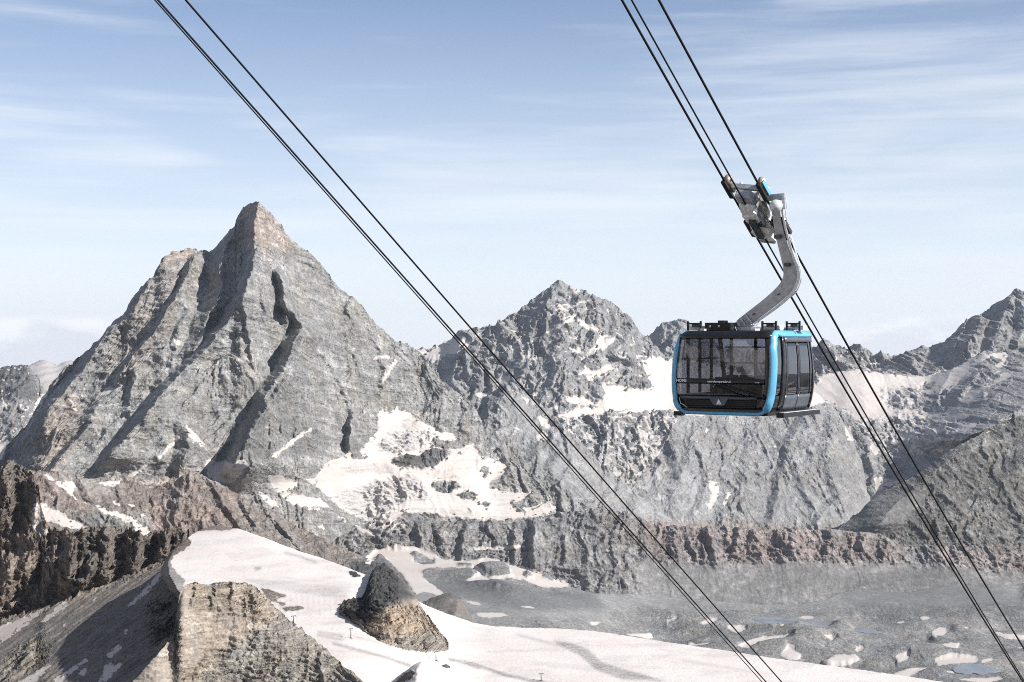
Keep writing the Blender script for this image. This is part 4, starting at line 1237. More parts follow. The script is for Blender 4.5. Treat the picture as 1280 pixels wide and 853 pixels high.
def slab(name, t0, t1, mat, parent, inset=0.0, nt=4):
    """Closed slice of the cabin body between two heights."""
    bm = bmesh.new()
    rings = []
    for j in range(nt + 1):
        t = t0 + (t1 - t0) * j / nt
        w, l = float(wz(t)) - inset, float(lz(t)) - inset
        if name == 'roof':
            dr = (j / nt) ** 2 * 0.10
            w, l = w - dr, l - dr
        ring = []
        for (sx, sy, a0) in ((1, -1, -90), (1, 1, 0), (-1, 1, 90), (-1, -1, 180)):
            for k in range(7):
                a = math.radians(a0 + 90 * k / 6)
                ring.append(bm.verts.new((sx * (w - RC) + RC * math.cos(a), sy * (l - RC) + RC * math.sin(a), t * CH)))
        rings.append(ring)
    n = len(rings[0])
    for a, b in zip(rings[:-1], rings[1:]):
        for i in range(n):
            bm.faces.new((a[i], a[(i + 1) % n], b[(i + 1) % n], b[i]))
    bm.faces.new(rings[0][::-1])
    bm.faces.new(rings[-1])
    bmesh.ops.recalc_face_normals(bm, faces=bm.faces)
    return done(name, bm, mat, parent, False, 0.01)


floor_o = slab('floor', 0.0, 0.075, M_BLACK, car, 0.02)
roof_o = slab('roof', 0.93, 1.0, M_BLACK, car, 0.015)
# lower skirt panels
for sd_ in 'flrb':
    panel('skirt', sd_, -0.96, 0.96, 0.07, 0.215 if sd_ in 'fb' else 0.235, M_BLACK, car, off=-0.015, thick=0.04, nv=4)
# glazing
ws = panel('windscreen', 'f', -0.95, 0.95, 0.21, 0.935, M_GLASS_F, car, off=-0.02, thick=0.012, nu=22, nv=14)
panel('rear_window', 'b', -0.95, 0.95, 0.21, 0.935, M_GLASS_B, car, off=-0.02, thick=0.012, nu=16, nv=12)
panel('side_window', 'l', -0.95, 0.95, 0.23, 0.935, M_GLASS_B, car, off=-0.02, thick=0.012, nu=16, nv=12)
panel('side_window', 'r', -0.90, -0.62, 0.23, 0.935, M_GLASS_S, car, off=-0.02, thick=0.012, nu=6, nv=12, lean=0.02)
panel('side_window', 'r', 0.70, 0.95, 0.23, 0.935, M_GLASS_S, car, off=-0.02, thick=0.012, nu=6, nv=12)
# black surround printed round the windscreen
panel('windscreen_border', 'f', -0.95, 0.95, 0.905, 0.965, M_BLACK, ws, off=-0.004, thick=0.014, nu=20, nv=2)
panel('windscreen_border', 'f', -0.96, -0.90, 0.20, 0.905, M_BLACK, ws, off=-0.006, thick=0.012, nu=3, nv=12)
panel('windscreen_border', 'f', 0.83, 0.93, 0.20, 0.905, M_BLACK, ws, off=-0.006, thick=0.012, nu=3, nv=12)
# handrail strip with lettering
strip = panel('crash_strip', 'f', -0.90, 0.83, 0.368, 0.432, M_BLACK, car, off=0.006, thick=0.02, nu=20, nv=2)


def lettering(txt, u, t, size, side='f', parent=None, off=0.022):
    c = bpy.data.curves.new('lettering', 'FONT')
    c.body = txt
    c.size = size
    c.align_x = 'CENTER'
    c.align_y = 'CENTER'
    c.extrude = 0.002
    c.offset = size * 0.03
    o = bpy.data.objects.new('lettering', c)
    c.materials.append(M_WHITE)
    link(o, parent)
    p = skin(u, t, side, off)
    dg = bpy.context.evaluated_depsgraph_get()
    me = bpy.data.meshes.new_from_object(o.evaluated_get(dg))
    bpy.data.objects.remove(o)
    me.transform(Matrix.Translation(p) @ Matrix.Rotation(math.radians(90), 4, 'X'))
    me.materials.clear()
    me.materials.append(M_WHITE)
    return link(bpy.data.objects.new('lettering', me), parent)


lettering('HOME', -0.795, 0.403, 0.125, parent=strip)
lettering('matterhornparadise.ch', -0.03, 0.397, 0.088, parent=strip)
lettering('ropeways', 0.70, 0.392, 0.042, parent=strip)
# lower front: grille with slats and the emblem plate
gr = panel('grille', 'f', -0.84, 0.72, 0.085, 0.185, M_RUBBER, car, off=0.002, thick=0.03, nu=14, nv=2)
for k in range(4):
    panel('slat', 'f', -0.82, 0.70, 0.092 + 0.024 * k, 0.102 + 0.024 * k, M_BLACK, gr, off=0.014, thick=0.014, nu=12, nv=1)
panel('grille_rail', 'f', -0.84, 0.72, 0.187, 0.222, M_DKGREY, car, off=0.012, thick=0.03, nu=14, nv=1)


def plate(name, uv, t_off, mat, parent, thick=0.02):
    bm = bmesh.new()
    fr = [bm.verts.new(skin(u, t, 'f', t_off)) for u, t in uv]
    bk = [bm.verts.new(skin(u, t, 'f', t_off - thick)) for u, t in uv]
    n = len(uv)
    bm.faces.new(fr)
    bm.faces.new(bk[::-1])
    for i in range(n):
        bm.faces.new((fr[i], bk[i], bk[(i + 1) % n], fr[(i + 1) % n]))
    bmesh.ops.recalc_face_normals(bm, faces=bm.faces)
    return done(name, bm, mat, parent)


ep = plate('emblem_plate', [(-0.23, 0.205), (0.17, 0.205), (0.09, 0.125), (0.06, 0.115), (-0.12, 0.115), (-0.15, 0.125)], 0.03, M_DKGREY, car)
plate('emblem', [(-0.03, 0.192), (-0.085, 0.128), (-0.05, 0.128), (-0.022, 0.150), (-0.010, 0.150), (-0.022, 0.168)], 0.036, M_WHITE, ep, 0.008)
plate('emblem', [(-0.03, 0.192), (-0.022, 0.168), (0.000, 0.128), (0.028, 0.128)], 0.036, M_WHITE, ep, 0.008)
plate('emblem', [(-0.047, 0.128), (-0.022, 0.147), (-0.003, 0.128)], 0.036, M_WHITE, ep, 0.008)


# the blue band that frames the front and runs back along the roof edges
def band():
    path = []

    def add(p, n):
        path.append((Vector(p), Vector(n).normalized()))
    for s in (1,):
        pass
    tt = 0.958
    w1, l1 = float(wz(tt)), float(lz(tt))
    seq = []
    for k in range(9):
        y = l1 * (0.93 - 1.72 * k / 8)
        seq.append(((w1 - 0.055, y, tt * CH + 0.01), (1, 0, 0.75)))
    for k in range(1, 7):
        a = math.radians(90 * k / 6)
        r = 0.30
        y0, z0 = -l1 + 0.42, tt * CH + 0.01 - r
        t_ = (z0 + r * math.cos(a)) / CH
        seq.append(((float(wz(t_)) - 0.06, y0 - r * math.sin(a) - 0.03 * math.sin(a), z0 + r * math.cos(a)), (1, -0.9 * math.sin(a), 0.75 * math.cos(a) ** 2)))
    for k in range(10):
        t_ = 0.80 - (0.80 - 0.20) * k / 9
        seq.append(((float(wz(t_)) - 0.055, -float(lz(t_)) + 0.055, t_ * CH), (1, -1.0, 0)))
    rr = 0.40
    t_ = 0.20
    for k in range(1, 9):
        a = math.radians(90 * k / 8)
        wb = float(wz(0.2)) - 0.055 - 0.03 * math.sin(a)
        z = 0.20 * CH - 0.0
        zc = max(0.05, z - rr * 1.0)
        zz = 0.06 + (z - 0.06) * (1 - math.sin(a))
        seq.append(((wb - rr * (1 - math.cos(a)), -float(lz(zz / CH)) + 0.02, zz), (math.cos(a), -1.0, -0.55 * math.sin(a))))
    half = seq
    full = half + [((-p[0], p[1], p[2]), (-n[0], n[1], n[2])) for p, n in half[::-1]]
    bm = bmesh.new()
    rings = []
    N = len(full)
    for i, (p, n) in enumerate(full):
        p = Vector(p)
        t = (Vector(full[min(i + 1, N - 1)][0]) - Vector(full[max(i - 1, 0)][0])).normalized()
        n = Vector(n)
        n = (n - t * n.dot(t)).normalized()
        b = t.cross(n)
        horiz = abs(t.x) > 0.7
        hw = 0.054 if horiz else 0.122
        if abs(t.y) > 0.7:
            hw = 0.115
        pr = []
        for (bx, nx) in ((-1, -0.03), (-1, 0.03), (-0.8, 0.055), (-0.3, 0.072), (0.3, 0.072), (0.8, 0.055), (1, 0.03), (1, -0.03)):
            pr.append(bm.verts.new(p + b * bx * hw + n * nx))
        rings.append(pr)
    for a, b in zip(rings[:-1], rings[1:]):
        for k in range(8):
            bm.faces.new((a[k], a[(k + 1) % 8], b[(k + 1) % 8], b[k]))
    bm.faces.new(rings[0][::-1])
    bm.faces.new(rings[-1])
    bmesh.ops.recalc_face_normals(bm, faces=bm.faces)
    return done('blue_frame', bm, M_BLUE, car, True)


band()
# right side: pillar, door leaves, rails
panel('door_pillar', 'r', -0.625, -0.44, 0.06, 0.945, M_BLACK, car, off=0.012, thick=0.07, nu=2, nv=12, lean=0.06)
panel('rear_pillar', 'r', 0.80, 0.86, 0.06, 0.945, M_BLACK, car, off=-0.004, thick=0.05, nu=2, nv=10)
panel('door_header', 'r', -0.50, 0.86, 0.865, 0.925, M_DKGREY, car, off=0.03, thick=0.06, nu=8, nv=2)
for (a, b) in ((-0.44, 0.115), (0.135, 0.69)):
    d = panel('door', 'r', a, b, 0.055, 0.235, M_DKGREY, car, off=0.016, thick=0.05, nu=6, nv=4)
    panel('pane', 'r', a + 0.03, b - 0.03, 0.235, 0.865, M_GLASS_S, d, off=0.008, thick=0.012, nu=8, nv=12)
    panel('door_stile', 'r', a, a + 0.035, 0.235, 0.865, M_RAIL, d, off=0.014, thick=0.045, nu=1, nv=12)
    panel('door_stile', 'r', b - 0.035, b, 0.235, 0.865, M_RAIL, d, off=0.014, thick=0.045, nu=1, nv=12)
box('running_board', (HW * 0.93 + 0.16, 0.10, 0.02), (0.26, CL * 0.86, 0.15), M_BLACK, car, 0.02)
box('running_board_strip', (HW * 0.93 + 0.20, 0.10, 0.102), (0.16, CL * 0.84, 0.012), M_STEEL_LT, car, 0.003)
box('bumper', (-HW * 0.86, -HL * 0.985, 0.015), (0.30, 0.22, 0.14), M_BLACK, car, 0.02)
# inner frames seen through the glass
for x in (-0.70, -0.20, 0.35, 0.80):
    box('window_post', (x * HW, HL * 0.93, 0.58 * CH), (0.11, 0.06, 0.68 * CH), M_RAIL, car, 0.008)
for z in (0.60, 0.80):
    box('window_rail', (-0.1, HL * 0.915, z * CH), (1.55 * HW, 0.05, 0.05), M_RAIL, car, 0.008)
for y in (-0.45, 0.05, 0.55):
    box('window_post', (-HW * 0.945, y * HL, 0.58 * CH), (0.06, 0.13, 0.68 * CH), M_RAIL, car, 0.008)
for z in (0.66,):
    box('window_rail', (-HW * 0.93, 0, z * CH), (0.05, 1.7 * HL, 0.05), M_RAIL, car, 0.008)
rot_l = Matrix.Rotation(math.radians(-7), 3, 'Y')
box('front_post', (-0.075, -HL * 0.90, 0.66 * CH), (0.13, 0.06, 0.58 * CH), M_RAIL, car, 0.01, rot_l)
tube_mesh('handrail', [Vector((-0.85 * HW, -HL * 0.85, 1.05)), Vector((0.85 * HW, -HL * 0.85, 1.05))], 0.022, 8, M_STEEL_DK, car)


def seat(x, y, rz):
    bm = bmesh.new()
    prof = [(-0.24, 0.42), (0.18, 0.40), (0.24, 0.46), (0.33, 0.98), (0.28, 1.02), (0.20, 0.97), (0.12, 0.50), (-0.24, 0.49)]
    R = Matrix.Rotation(rz, 4, 'Z')
    L_, R_ = [], []
    for (a, z) in prof:
        L_.append(bm.verts.new(R @ Vector((-0.22, a, z)) + Vector((x, y, 0.16))))
        R_.append(bm.verts.new(R @ Vector((0.22, a, z)) + Vector((x, y, 0.16))))
    n = len(prof)
    for i in range(n):
        bm.faces.new((L_[i], R_[i], R_[(i + 1) % n], L_[(i + 1) % n]))
    bm.faces.new(L_[::-1])
    bm.faces.new(R_)
    leg = bmesh.ops.create_cube(bm, size=1.0)
    for v in leg['verts']:
        v.co = R @ Vector((v.co.x * 0.30, v.co.y * 0.10 + 0.05, v.co.z * 0.44)) + Vector((x, y, 0.16 + 0.21))
    bmesh.ops.recalc_face_normals(bm, faces=bm.faces)
    done('seat', bm, M_SEAT, car, False, 0.02)


for x in (-1.1, -0.6, -0.1, 0.4, 0.9):
    seat(x, HL * 0.66, 0)
for x in (-0.2, 0.32, 0.84):
    seat(x, -HL * 0.62, math.pi)
# attendant's console behind the windscreen
bm = bmesh.new()
prof = [(-0.46, 0.52), (-0.56, 0.60), (-0.57, 0.70), (-0.50, 0.84), (-0.38, 0.93), (0.02, 0.95), (0.05, 0.88), (-0.16, 0.84), (-0.22, 0.74), (-0.16, 0.64), (-0.18, 0.52)]
A_ = [bm.verts.new((x + 0.12, -HL * 0.95, z)) for x, z in prof]
B_ = [bm.verts.new((x + 0.12, -HL * 0.78, z)) for x, z in prof]
bm.faces.new(A_)
bm.faces.new(B_[::-1])
for i in range(len(prof)):
    bm.faces.new((A_[i], B_[i], B_[(i + 1) % len(prof)], A_[(i + 1) % len(prof)]))
bmesh.ops.recalc_face_normals(bm, faces=bm.faces)
done('console', bm, M_RUBBER, car)


# wiper
def skf(u, t, off):
    return skin(u, t, 'f', off)


wp = tube_mesh('wiper', [skf(0.80, 0.232, 0.03), skf(0.60, 0.27, 0.07), skf(0.30, 0.315, 0.075), skf(-0.02, 0.362, 0.06)], 0.026, 6, M_RUBBER, car)
tube_mesh('wiper_blade', [skf(0.46, 0.225, 0.045), skf(0.20, 0.285, 0.05), skf(-0.16, 0.362, 0.04)], 0.024, 6, M_RUBBER, wp)
box('wiper_motor', skf(0.76, 0.235, 0.03), (0.26, 0.10, 0.10), M_RUBBER, wp, 0.02)
tube_mesh('wiper_link', [skf(0.60, 0.27, 0.06), skf(0.52, 0.215, 0.05)], 0.018, 6, M_RUBBER, wp)
# cable loops at the lower corner
tube_mesh('hose', [skf(-0.86, 0.20, 0.02), skf(-0.84, 0.13, 0.06), skf(-0.78, 0.115, 0.06), skf(-0.72, 0.08, 0.05)], 0.012, 6, M_STEEL_LT, car)

# roof: guard rails, equipment box, cross members
ZR = CH


def w2l(p):
    return Vector(((p - CC).dot(RX), (p - CC).dot(RY), p.z - Z_BOT))


def roof_pt(px, py, y):
    """Local point seen at image pixel (px, py) at depth y behind the cabin centre."""
    r = Vector(((px - CX) / F, 1.0, -(py - CY) / F))
    d = (CC.dot(RY) + y) / r.dot(RY)
    return w2l(r * d)


yf = -HL * 0.42
for (xa, xb, ya) in ((860, 876, yf), (953, 970, yf), (983.5, 999.5, HL * 0.1)):
    a, b = roof_pt(xa, 406, ya), roof_pt(xb, 406, ya)
    top = a.z + 0.03
    rail = box('roof_rail', ((a.x + b.x) / 2, ya, top), (abs(b.x - a.x), 0.05, 0.05), M_BLACK, car, 0.006)
    for q in (a, b):
        box('rail_post', (q.x, ya, (ZR + top + 0.08) / 2), (0.06, 0.06, top + 0.08 - ZR), M_BLACK, rail, 0.006)
    box('roof_beam', ((a.x + b.x) / 2, ya + 0.35, ZR + 0.10), (abs(b.x - a.x) + 0.1, 0.35, 0.14), M_STEEL_LT, car, 0.015)
    box('roof_clamp', ((a.x + b.x) / 2, ya + 0.10, ZR + 0.17), (abs(b.x - a.x) * 0.55, 0.10, 0.09), M_STEEL_DK, car, 0.015)
a, b = roof_pt(885, 404.5, yf), roof_pt(918, 404.5, yf)
eb = box('equipment_box', ((a.x + b.x) / 2, yf, (ZR + a.z) / 2 + 0.01), (b.x - a.x, 0.5, a.z - ZR + 0.02), M_BLACK, car, 0.02)
box('box_lid', ((a.x + b.x) / 2 + 0.06, yf, a.z + 0.05), (0.22, 0.3, 0.08), M_BLACK, eb, 0.01)
for dx in (-0.26, 0.04):
    box('latch', ((a.x + b.x) / 2 + dx, yf - 0.26, a.z - 0.10), (0.05, 0.03, 0.06), M_STEEL_LT, eb, 0.006)
for ya in (-HL * 0.25, HL * 0.25):
    box('roof_cross_member', (0, ya, ZR + 0.06), (1.65 * HW, 0.22, 0.11), M_STEEL_LT, car, 0.015)
for xa in (-0.55, 0.45):
    box('roof_long_member', (xa * HW, 0, ZR + 0.03), (0.16, 1.35 * HL, 0.08), M_STEEL_LT, car, 0.015)
box('suspension_foot', (w2l(on_plane(934, 410, CC.dot(AX))).x, 0.0, ZR + 0.10), (0.75, 0.6, 0.18), M_STEEL, car, 0.03)
a = roof_pt(921, 415, yf)
tube_mesh('brake_hose', [a, roof_pt(919, 409, yf), roof_pt(925, 412, yf * 0.8), roof_pt(929, 416, yf * 0.8)], 0.014, 6, M_STEEL_LT, car)
tube_mesh('brake_hose', [roof_pt(944, 415, 0), roof_pt(940, 403, 0), roof_pt(946, 397, 0), roof_pt(949, 402, 0), roof_pt(945, 408, 0), roof_pt(944, 415, -0.2)], 0.014, 6, M_STEEL_LT, car)

# ---- hanger arm: it hangs in the plane across the ropeway that passes through the cabin's middle
PLANE = CC.dot(FWD)


def hang(px, py, dep=0.0):
    r = Vector(((px - CX) / F, 1.0, -(py - CY) / F))
    return w2l(r * ((PLANE + dep) / r.dot(FWD)))


def arm(name, center, width, depth, mat, parent, dep0=0.0):
    bm = bmesh.new()
    rings = []
    n = len(center)
    for i in range(n):
        p = Vector(center[i] + (0,))
        t = Vector(center[min(i + 1, n - 1)] + (0,)) - Vector(center[max(i - 1, 0)] + (0,))
        t.normalize()
        nn = Vector((-t.y, t.x, 0)) * width[i] / 2
        ring = []
        for (s, dp) in ((1, -depth / 2), (-1, -depth / 2), (-1, depth / 2), (1, depth / 2)):
            q = p + nn * s
            ring.append(bm.verts.new(hang(q.x, q.y, dp + dep0)))
        rings.append(ring)
    for a, b in zip(rings[:-1], rings[1:]):
        for k in range(4):
            bm.faces.new((a[k], a[(k + 1) % 4], b[(k + 1) % 4], b[k]))
    bm.faces.new(rings[0][::-1])
    bm.faces.new(rings[-1])
    bmesh.ops.recalc_face_normals(bm, faces=bm.faces)
    return done(name, bm, mat, parent, False, 0.02)


def spline(keys, n):
    k = np.array(keys, float)
    tt_ = np.linspace(0, len(k) - 1, n)
    out = []
    for c in range(k.shape[1]):
        v = k[:, c]
        i = np.clip(np.floor(tt_).astype(int), 0, len(k) - 2)
        f = tt_ - i
        p0, p1, p2, p3 = v[np.maximum(i - 1, 0)], v[i], v[i + 1], v[np.minimum(i + 2, len(k) - 1)]
        out.append(0.5 * (2 * p1 + (p2 - p0) * f + (2 * p0 - 5 * p1 + 4 * p2 - p3) * f * f + (3 * p1 - p0 - 3 * p2 + p3) * f ** 3))
    return np.stack(out, 1)


hk = spline([(969.5, 262, 11), (972, 279, 11.5), (977, 301, 13), (983, 322, 15), (987, 336, 17.5), (987.5, 347, 19), (983, 358, 19), (974, 368, 18), (960, 380, 17), (945, 391.5, 16.5), (932, 401.5, 16.5), (925, 407, 16)], 44)
ha = arm('hanger_arm', [(float(a), float(b)) for a, b, c in hk], [float(c) * 0.92 for a, b, c in hk], 0.36, M_STEEL, car)
fk = spline([(977, 258, 2.6), (979.5, 275, 2.8), (985.5, 300, 3.2), (992, 322, 3.6), (997.4, 336, 4.0), (998.2, 349, 4.2), (992.5, 363, 4.2), (982.5, 374.5, 4), (968, 386.5, 3.6), (952, 398, 3.2), (942, 405, 3)], 40)
arm('arm_flange', [(float(a), float(b)) for a, b, c in fk], [float(c) for a, b, c in fk], 0.58, M_STEEL_LT, ha)
tube_mesh('arm_pipe', [hang(float(a), float(b), -0.2) for a, b in spline([(988, 293), (993, 310), (998.5, 328), (1001.5, 342), (1001, 352), (996, 364), (989, 371)], 24)], 0.022, 8, M_STEEL_LT, ha)
for (x, y, w_, h_) in ((972, 296, 9, 5), (984, 331, 7, 4.5)):
    q = hang(x, y, -0.26)
    box('arm_bracket', q, (w_ * 0.025, 0.12, h_ * 0.025), M_STEEL_DK, ha, 0.008)
for (x, y) in ((973, 368), (942, 393)):
    q = hang(x, y, -0.222)
    box('arm_slot', q, (0.11, 0.03, 0.028), M_STEEL_DK, ha, 0.004, Matrix.Rotation(math.radians(-32), 3, 'Y'))
for (x, y) in ((936, 399), (930, 404), (924, 408)):
    q = hang(x, y, -0.225)
    box('arm_rib', q, (0.05, 0.05, 0.36), M_STEEL_LT, ha, 0.01, Matrix.Rotation(math.radians(-38), 3, 'Y'))
# pivot joint and head tube at the top
def cyl(name, a, b, r, mat, parent, n=16):
    return tube_mesh(name, [a, b], r, n, mat, parent)


pv = cyl('pivot', hang(970, 258, -0.55), hang(970, 258, 0.45), 0.17, M_STEEL, car, 18)
cyl('pivot_cap', hang(970, 258, -0.60), hang(970, 258, -0.54), 0.21, M_STEEL_LT, pv, 18)
arm('head_beam', [(948, 248.5), (965, 247), (981, 246)], [8, 8.5, 9], 0.5, M_STEEL, pv)
arm('head_beam_end', [(978.5, 243.5), (980, 262)], [3.5, 3.5], 0.62, M_STEEL_LT, pv)
tube_mesh('pivot_hose', [hang(982, 246, -.3), hang(984, 255, -.3), hang(982, 268, -.3), hang(984, 277, -.3)], 0.016, 6, M_STEEL_LT, pv)

# ---- carriage on the track ropes
car_k = PLANE + 0.15
slope_a = float(np.polyval(np.polyder(COEF_A), car_k))
E = (FWD + Vector((0, 0, slope_a))).normalized()
N_ = E.cross(AX) * -1.0
if N_.z < 0:
    N_ = -N_


def rp(k, lateral, up):
    """Local point at rope station k (m along the rope from the carriage middle), lateral from rope A, up from the rope."""
    za = float(np.polyval(COEF_A, car_k))
    zb = float(np.polyval(COEF_B, car_k))
    z = za + (zb - za) * lateral / GAUGE
    return w2l(AX * (OFF_A + lateral) + FWD * car_k + Vector((0, 0, z)) + E * k + N_ * up)


def rbox(name, k, lat, up, sk, sl, su, mat, parent, bevel=0.02, crumple=0.0, cuts=0):
    bm = bmesh.new()
    bmesh.ops.create_cube(bm, size=1.0)
    if cuts:
        bmesh.ops.subdivide_edges(bm, edges=bm.edges[:], cuts=cuts, use_grid_fill=True)
    rnd = random.Random(int(abs(k * 991 + lat * 77 + up * 13) * 10) + 3)
    for v in bm.verts:
        c = v.co.copy()
        if crumple:
            c += Vector((rnd.uniform(-1, 1), rnd.uniform(-1, 1), rnd.uniform(-1, 1))) * crumple
        v.co = rp(k + c.x * sk, lat + c.y * sl, up + c.z * su)
    bmesh.ops.recalc_face_normals(bm, faces=bm.faces)
    return done(name, bm, mat, parent, False, bevel)


cg = rbox('carriage_frame', 0.0, GAUGE / 2, -0.20, 2.35, 0.52, 0.30, M_STEEL, car, 0.04)
rbox('carriage_cover', -0.15, GAUGE / 2 + 0.02, 0.06, 1.30, 0.56, 0.30, M_TARP, cg, 0.0, 0.11, 3)
rbox('carriage_cover', -0.40, GAUGE / 2 - 0.02, -0.30, 0.8, 0.50, 0.30, M_TARP, cg, 0.0, 0.12, 3)
rbox('carriage_cover', 0.55, GAUGE / 2 + 0.05, -0.25, 0.55, 0.66, 0.40, M_TARP, cg, 0.0, 0.12, 3)
rbox('end_beam', -1.12, GAUGE / 2 + 0.02, 0.08, 0.12, 1.02, 0.20, M_STEEL, cg, 0.03)
rbox('end_beam', 1.15, GAUGE / 2, -0.05, 0.14, 0.80, 0.22, M_STEEL, cg, 0.03)
rbox('rope_clamp', 0.25, GAUGE / 2, -0.46, 0.85, 0.22, 0.24, M_STEEL_DK, cg, 0.03)
rbox('tension_rod', -0.55, GAUGE / 2 + 0.27, 0.28, 0.95, 0.07, 0.07, M_STEEL_LT, cg, 0.01)
rbox('tension_rod', -0.65, GAUGE / 2 - 0.26, 0.30, 0.85, 0.08, 0.08, M_STEEL_LT, cg, 0.01)
rbox('tension_rod', 1.0, GAUGE / 2 + 0.42, -0.28, 0.75, 0.10, 0.10, M_STEEL_LT, cg, 0.02)
rbox('suspension_arm', 0.30, GAUGE + 0.05, -0.12, 0.34, 0.40, 0.26, M_STEEL_DK, cg, 0.03)


def ring_wheel(k, lat, r, out):
    w = tube_mesh('wheel', [rp(k, lat - 0.06, r + 0.03), rp(k, lat + 0.06, r + 0.03)], r, 20, M_TYRE, cg)
    tube_mesh('rim', [rp(k, lat - 0.075, r + 0.03), rp(k, lat + 0.075, r + 0.03)], r * 0.74, 18, M_STEEL_LT, w)
    tube_mesh('hub', [rp(k, lat - 0.10, r + 0.03), rp(k, lat + 0.10, r + 0.03)], r * 0.30, 12, M_STEEL_DK, w)


for lat, out in ((0.0, -1), (GAUGE, 1)):
    for k in (-1.28, -0.92, 0.66, 1.02):
        ring_wheel(k, lat, 0.17, out)
    for k in (-1.10, 0.84):
        bo = rbox('bogie', k, lat + out * 0.11, 0.14, 0.62, 0.05, 0.16, M_BLUE if out > 0 and k < 0 else M_BLACK, cg, 0.02)
        rbox('bogie_guard', k, lat + out * 0.02, -0.06, 0.78, 0.16, 0.10, M_RUBBER, bo, 0.02)

# ================================================================== small things on the snowfield
M_PYLON = simple_mat('pylon_steel', (0.10, 0.10, 0.10), 0.6, 0.3)
M_CANOPY = simple_mat('paraglider_cloth', (0.82, 0.82, 0.80), 0.6)


def snow_hit(px, py):
    """Ground point seen at an image pixel, by ray cast on the snowfield."""
    dg = bpy.context.evaluated_depsgraph_get()
    r = Vector(((px - CX) / F, 1.0, -(py - CY) / F)).normalized()
    ok, loc, nrm, idx, ob, mt = scene.ray_cast(dg, Vector((0, 0, 0)) + r * 200, r)
    return loc if ok else pt(px, py, 1700)


def mb_box(bm, c, s, rz=0.0):
    r = bmesh.ops.create_cube(bm, size=1.0)
    R = Matrix.Rotation(rz, 3, 'Z')
    for v in r['verts']:
        v.co = R @ Vector((v.co.x * s[0], v.co.y * s[1], v.co.z * s[2])) + Vector(c)


def pylon(px, foot, head, label, rz):
    base = snow_hit(px, foot)
    hgt = (foot - head) * base.y / F
    root = link(bpy.data.objects.new('ski_lift_pylon', None))
    root.location = base
    root.rotation_euler = (0, 0, rz)
    tag(root, label, 'pylon', 'ski lift pylons on the snowfield')
    tube_mesh('mast', [Vector((0, 0, -1.5)), Vector((0, 0, hgt))], 0.55, 8, M_PYLON, root, 0.36)
    bm = bmesh.new()
    mb_box(bm, (0, 0, hgt), (4.6, 0.5, 0.45))
    ca = done('crossarm', bm, M_PYLON, root)
    for s in (-1, 1):
        bm = bmesh.new()
        mb_box(bm, (s * 2.2, 0, hgt - 0.4), (0.5, 2.6, 0.6))
        done('sheave_frame', bm, M_PYLON, ca)
    bm = bmesh.new()
    bmesh.ops.create_cone(bm, cap_ends=True, segments=8, radius1=3.4, radius2=1.0, depth=1.6)
    bmesh.ops.translate(bm, verts=bm.verts, vec=(0, 0, -0.1))
    done('footing', bm, M_PYLON, root)


bpy.context.view_layer.update()
pylon(367, 780, 770, 'thin ski lift pylon at the top edge of the tan ridge', 0.5)
pylon(438.5, 798, 786, 'ski lift pylon on the dark track left of the rock outcrop', 0.5)
pylon(545, 826, 815, 'ski lift pylon just above the small snow mound', 0.5)
pylon(676.5, 851, 842, 'ski lift pylon beside the dark track near the bottom edge', 0.5)


def boulder(px, py, w, h, label, seed):
    c = snow_hit(px, py)
    k = c.y / F
    bm = bmesh.new()
    bmesh.ops.create_icosphere(bm, subdivisions=3, radius=1.0)
    for v in bm.verts:
        n = v.co.copy()
        q = np.array([n.x * 1.7 + seed]), np.array([n.z * 1.9 + n.y * 1.3])
        d = 1 + 0.35 * float(fbm(q[0], q[1], 4, 0.6, seed)[0])
        v.co = Vector((n.x * w * k * 0.55 * d, n.y * w * k * 0.4 * d, n.z * h * k * 0.9 * d))
    o = done('boulder', bm, M_NEAR, None, False)
    o.location = c
    me = o.data
    for an, val in (('cover', (0, 0.25, 0, 0.55)), ('wear', (0, 0, 0, 1))):
        a = me.attributes.new(an, 'FLOAT_COLOR', 'POINT')
        a.data.foreach_set('color', np.tile(np.array(val, np.float32), (len(me.vertices), 1)).ravel())
    tag(o, label, 'boulder', 'boulders on the snow by the outcrop')


boulder(531, 807.5, 9, 5, 'dark boulder on the snow below the middle of the rock outcrop, largest of its cluster', 1.1)
boulder(516, 804, 6, 2.6, 'flat dark stone between the largest boulder and the outcrop foot', 2.4)
boulder(497, 801, 14, 4, 'long grey boulder lying along the foot of the rock outcrop', 3.2)
boulder(479, 796, 13, 5, 'grey boulder at the corner of the outcrop nearest the pylon', 4.9)
boulder(557, 834, 9, 3.5, 'low dark stone on the snow right beside the snow mound', 5.5)

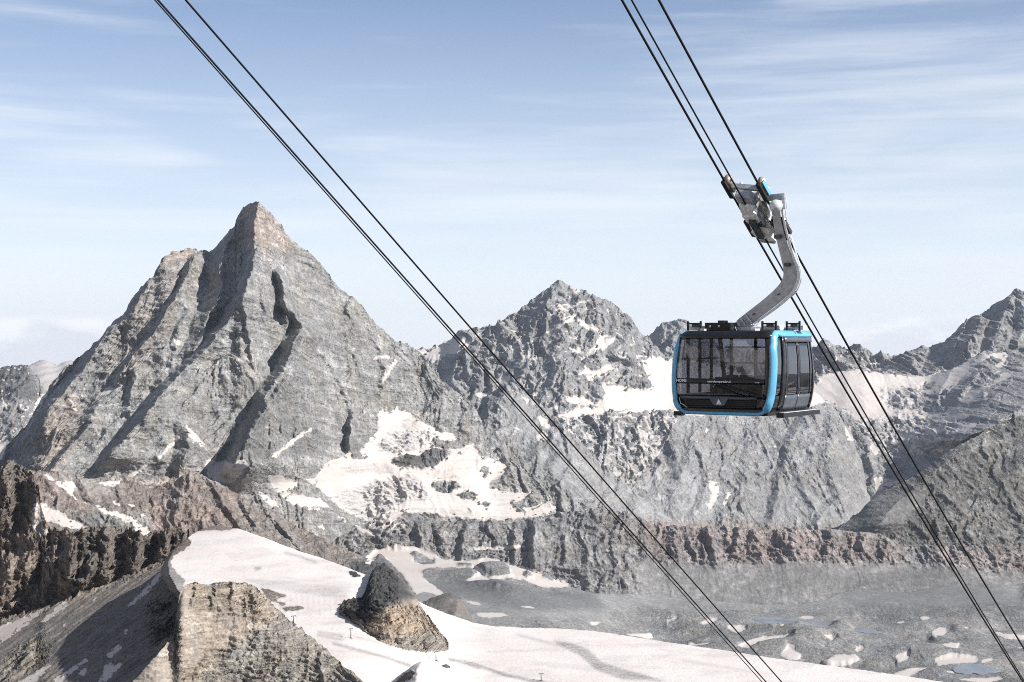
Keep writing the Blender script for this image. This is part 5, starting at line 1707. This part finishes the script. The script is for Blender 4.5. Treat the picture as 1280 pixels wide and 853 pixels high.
# paraglider over the valley
pg = link(bpy.data.objects.new('paraglider', None))
pg.location = pt(1079, 736, 2600)
tag(pg, 'tiny white paraglider canopy flying over the grey scree', 'paraglider')
bm = bmesh.new()
rows = []
for i in range(17):
    a = math.radians(-62 + 124 * i / 16)
    x, z = 6.8 * math.sin(a), 4.6 * math.cos(a) - 2.0 - x * 0.0 if False else 4.6 * math.cos(a) - 2.0
    ch = 2.6 * math.sqrt(max(0.06, 1 - (a / math.radians(66)) ** 2))
    rows.append([bm.verts.new((x, s * ch / 2, z + dz_)) for s, dz_ in ((-1, 0), (-0.5, 0.28), (0.3, 0.24), (1, 0), (0.3, -0.02), (-0.5, -0.06))])
for a, b in zip(rows[:-1], rows[1:]):
    for k in range(6):
        bm.faces.new((a[k], a[(k + 1) % 6], b[(k + 1) % 6], b[k]))
bm.faces.new(rows[0])
bm.faces.new(rows[-1][::-1])
bmesh.ops.rotate(bm, verts=bm.verts, cent=(0, 0, 0), matrix=Matrix.Rotation(math.radians(18), 3, 'Y'))
bmesh.ops.recalc_face_normals(bm, faces=bm.faces)
cano = done('canopy', bm, M_CANOPY, pg, True)
for x in (-4.5, -1.5, 1.5, 4.5):
    tube_mesh('line', [Vector((x, 0, 2.2 - abs(x) * 0.25)), Vector((0.15 * (1 if x > 0 else -1), 0, -5.0))], 0.03, 4, M_PYLON, pg)
tube_mesh('harness', [Vector((0, 0.1, -6.0)), Vector((0, -0.1, -5.0))], 0.35, 8, M_PYLON, pg, 0.25)

# ================================================================== air
hz = bpy.data.materials.new('air')
hz.use_nodes = True
ht = NT(hz.node_tree)
hz.node_tree.nodes.clear()
pvn = ht.n('ShaderNodeVolumePrincipled')
pvn.inputs['Color'].default_value = (0.80, 0.88, 1.0, 1)
pvn.inputs['Density'].default_value = 0.8e-5
pvn.inputs['Anisotropy'].default_value = 0.2
hout = ht.n('ShaderNodeOutputMaterial')
ht.l(pvn.outputs[0], hout.inputs['Volume'])
bm = bmesh.new()
bmesh.ops.create_cube(bm, size=1.0)
for v in bm.verts:
    v.co = Vector((v.co.x * 90000, v.co.y * 90000, -1500 if v.co.z < 0 else 860))
done_h = done('haze', bm, hz)
tag(done_h, 'thin blue mountain air filling the whole view', 'haze', None, 'stuff')
print('terrain triangles', TRI[0])
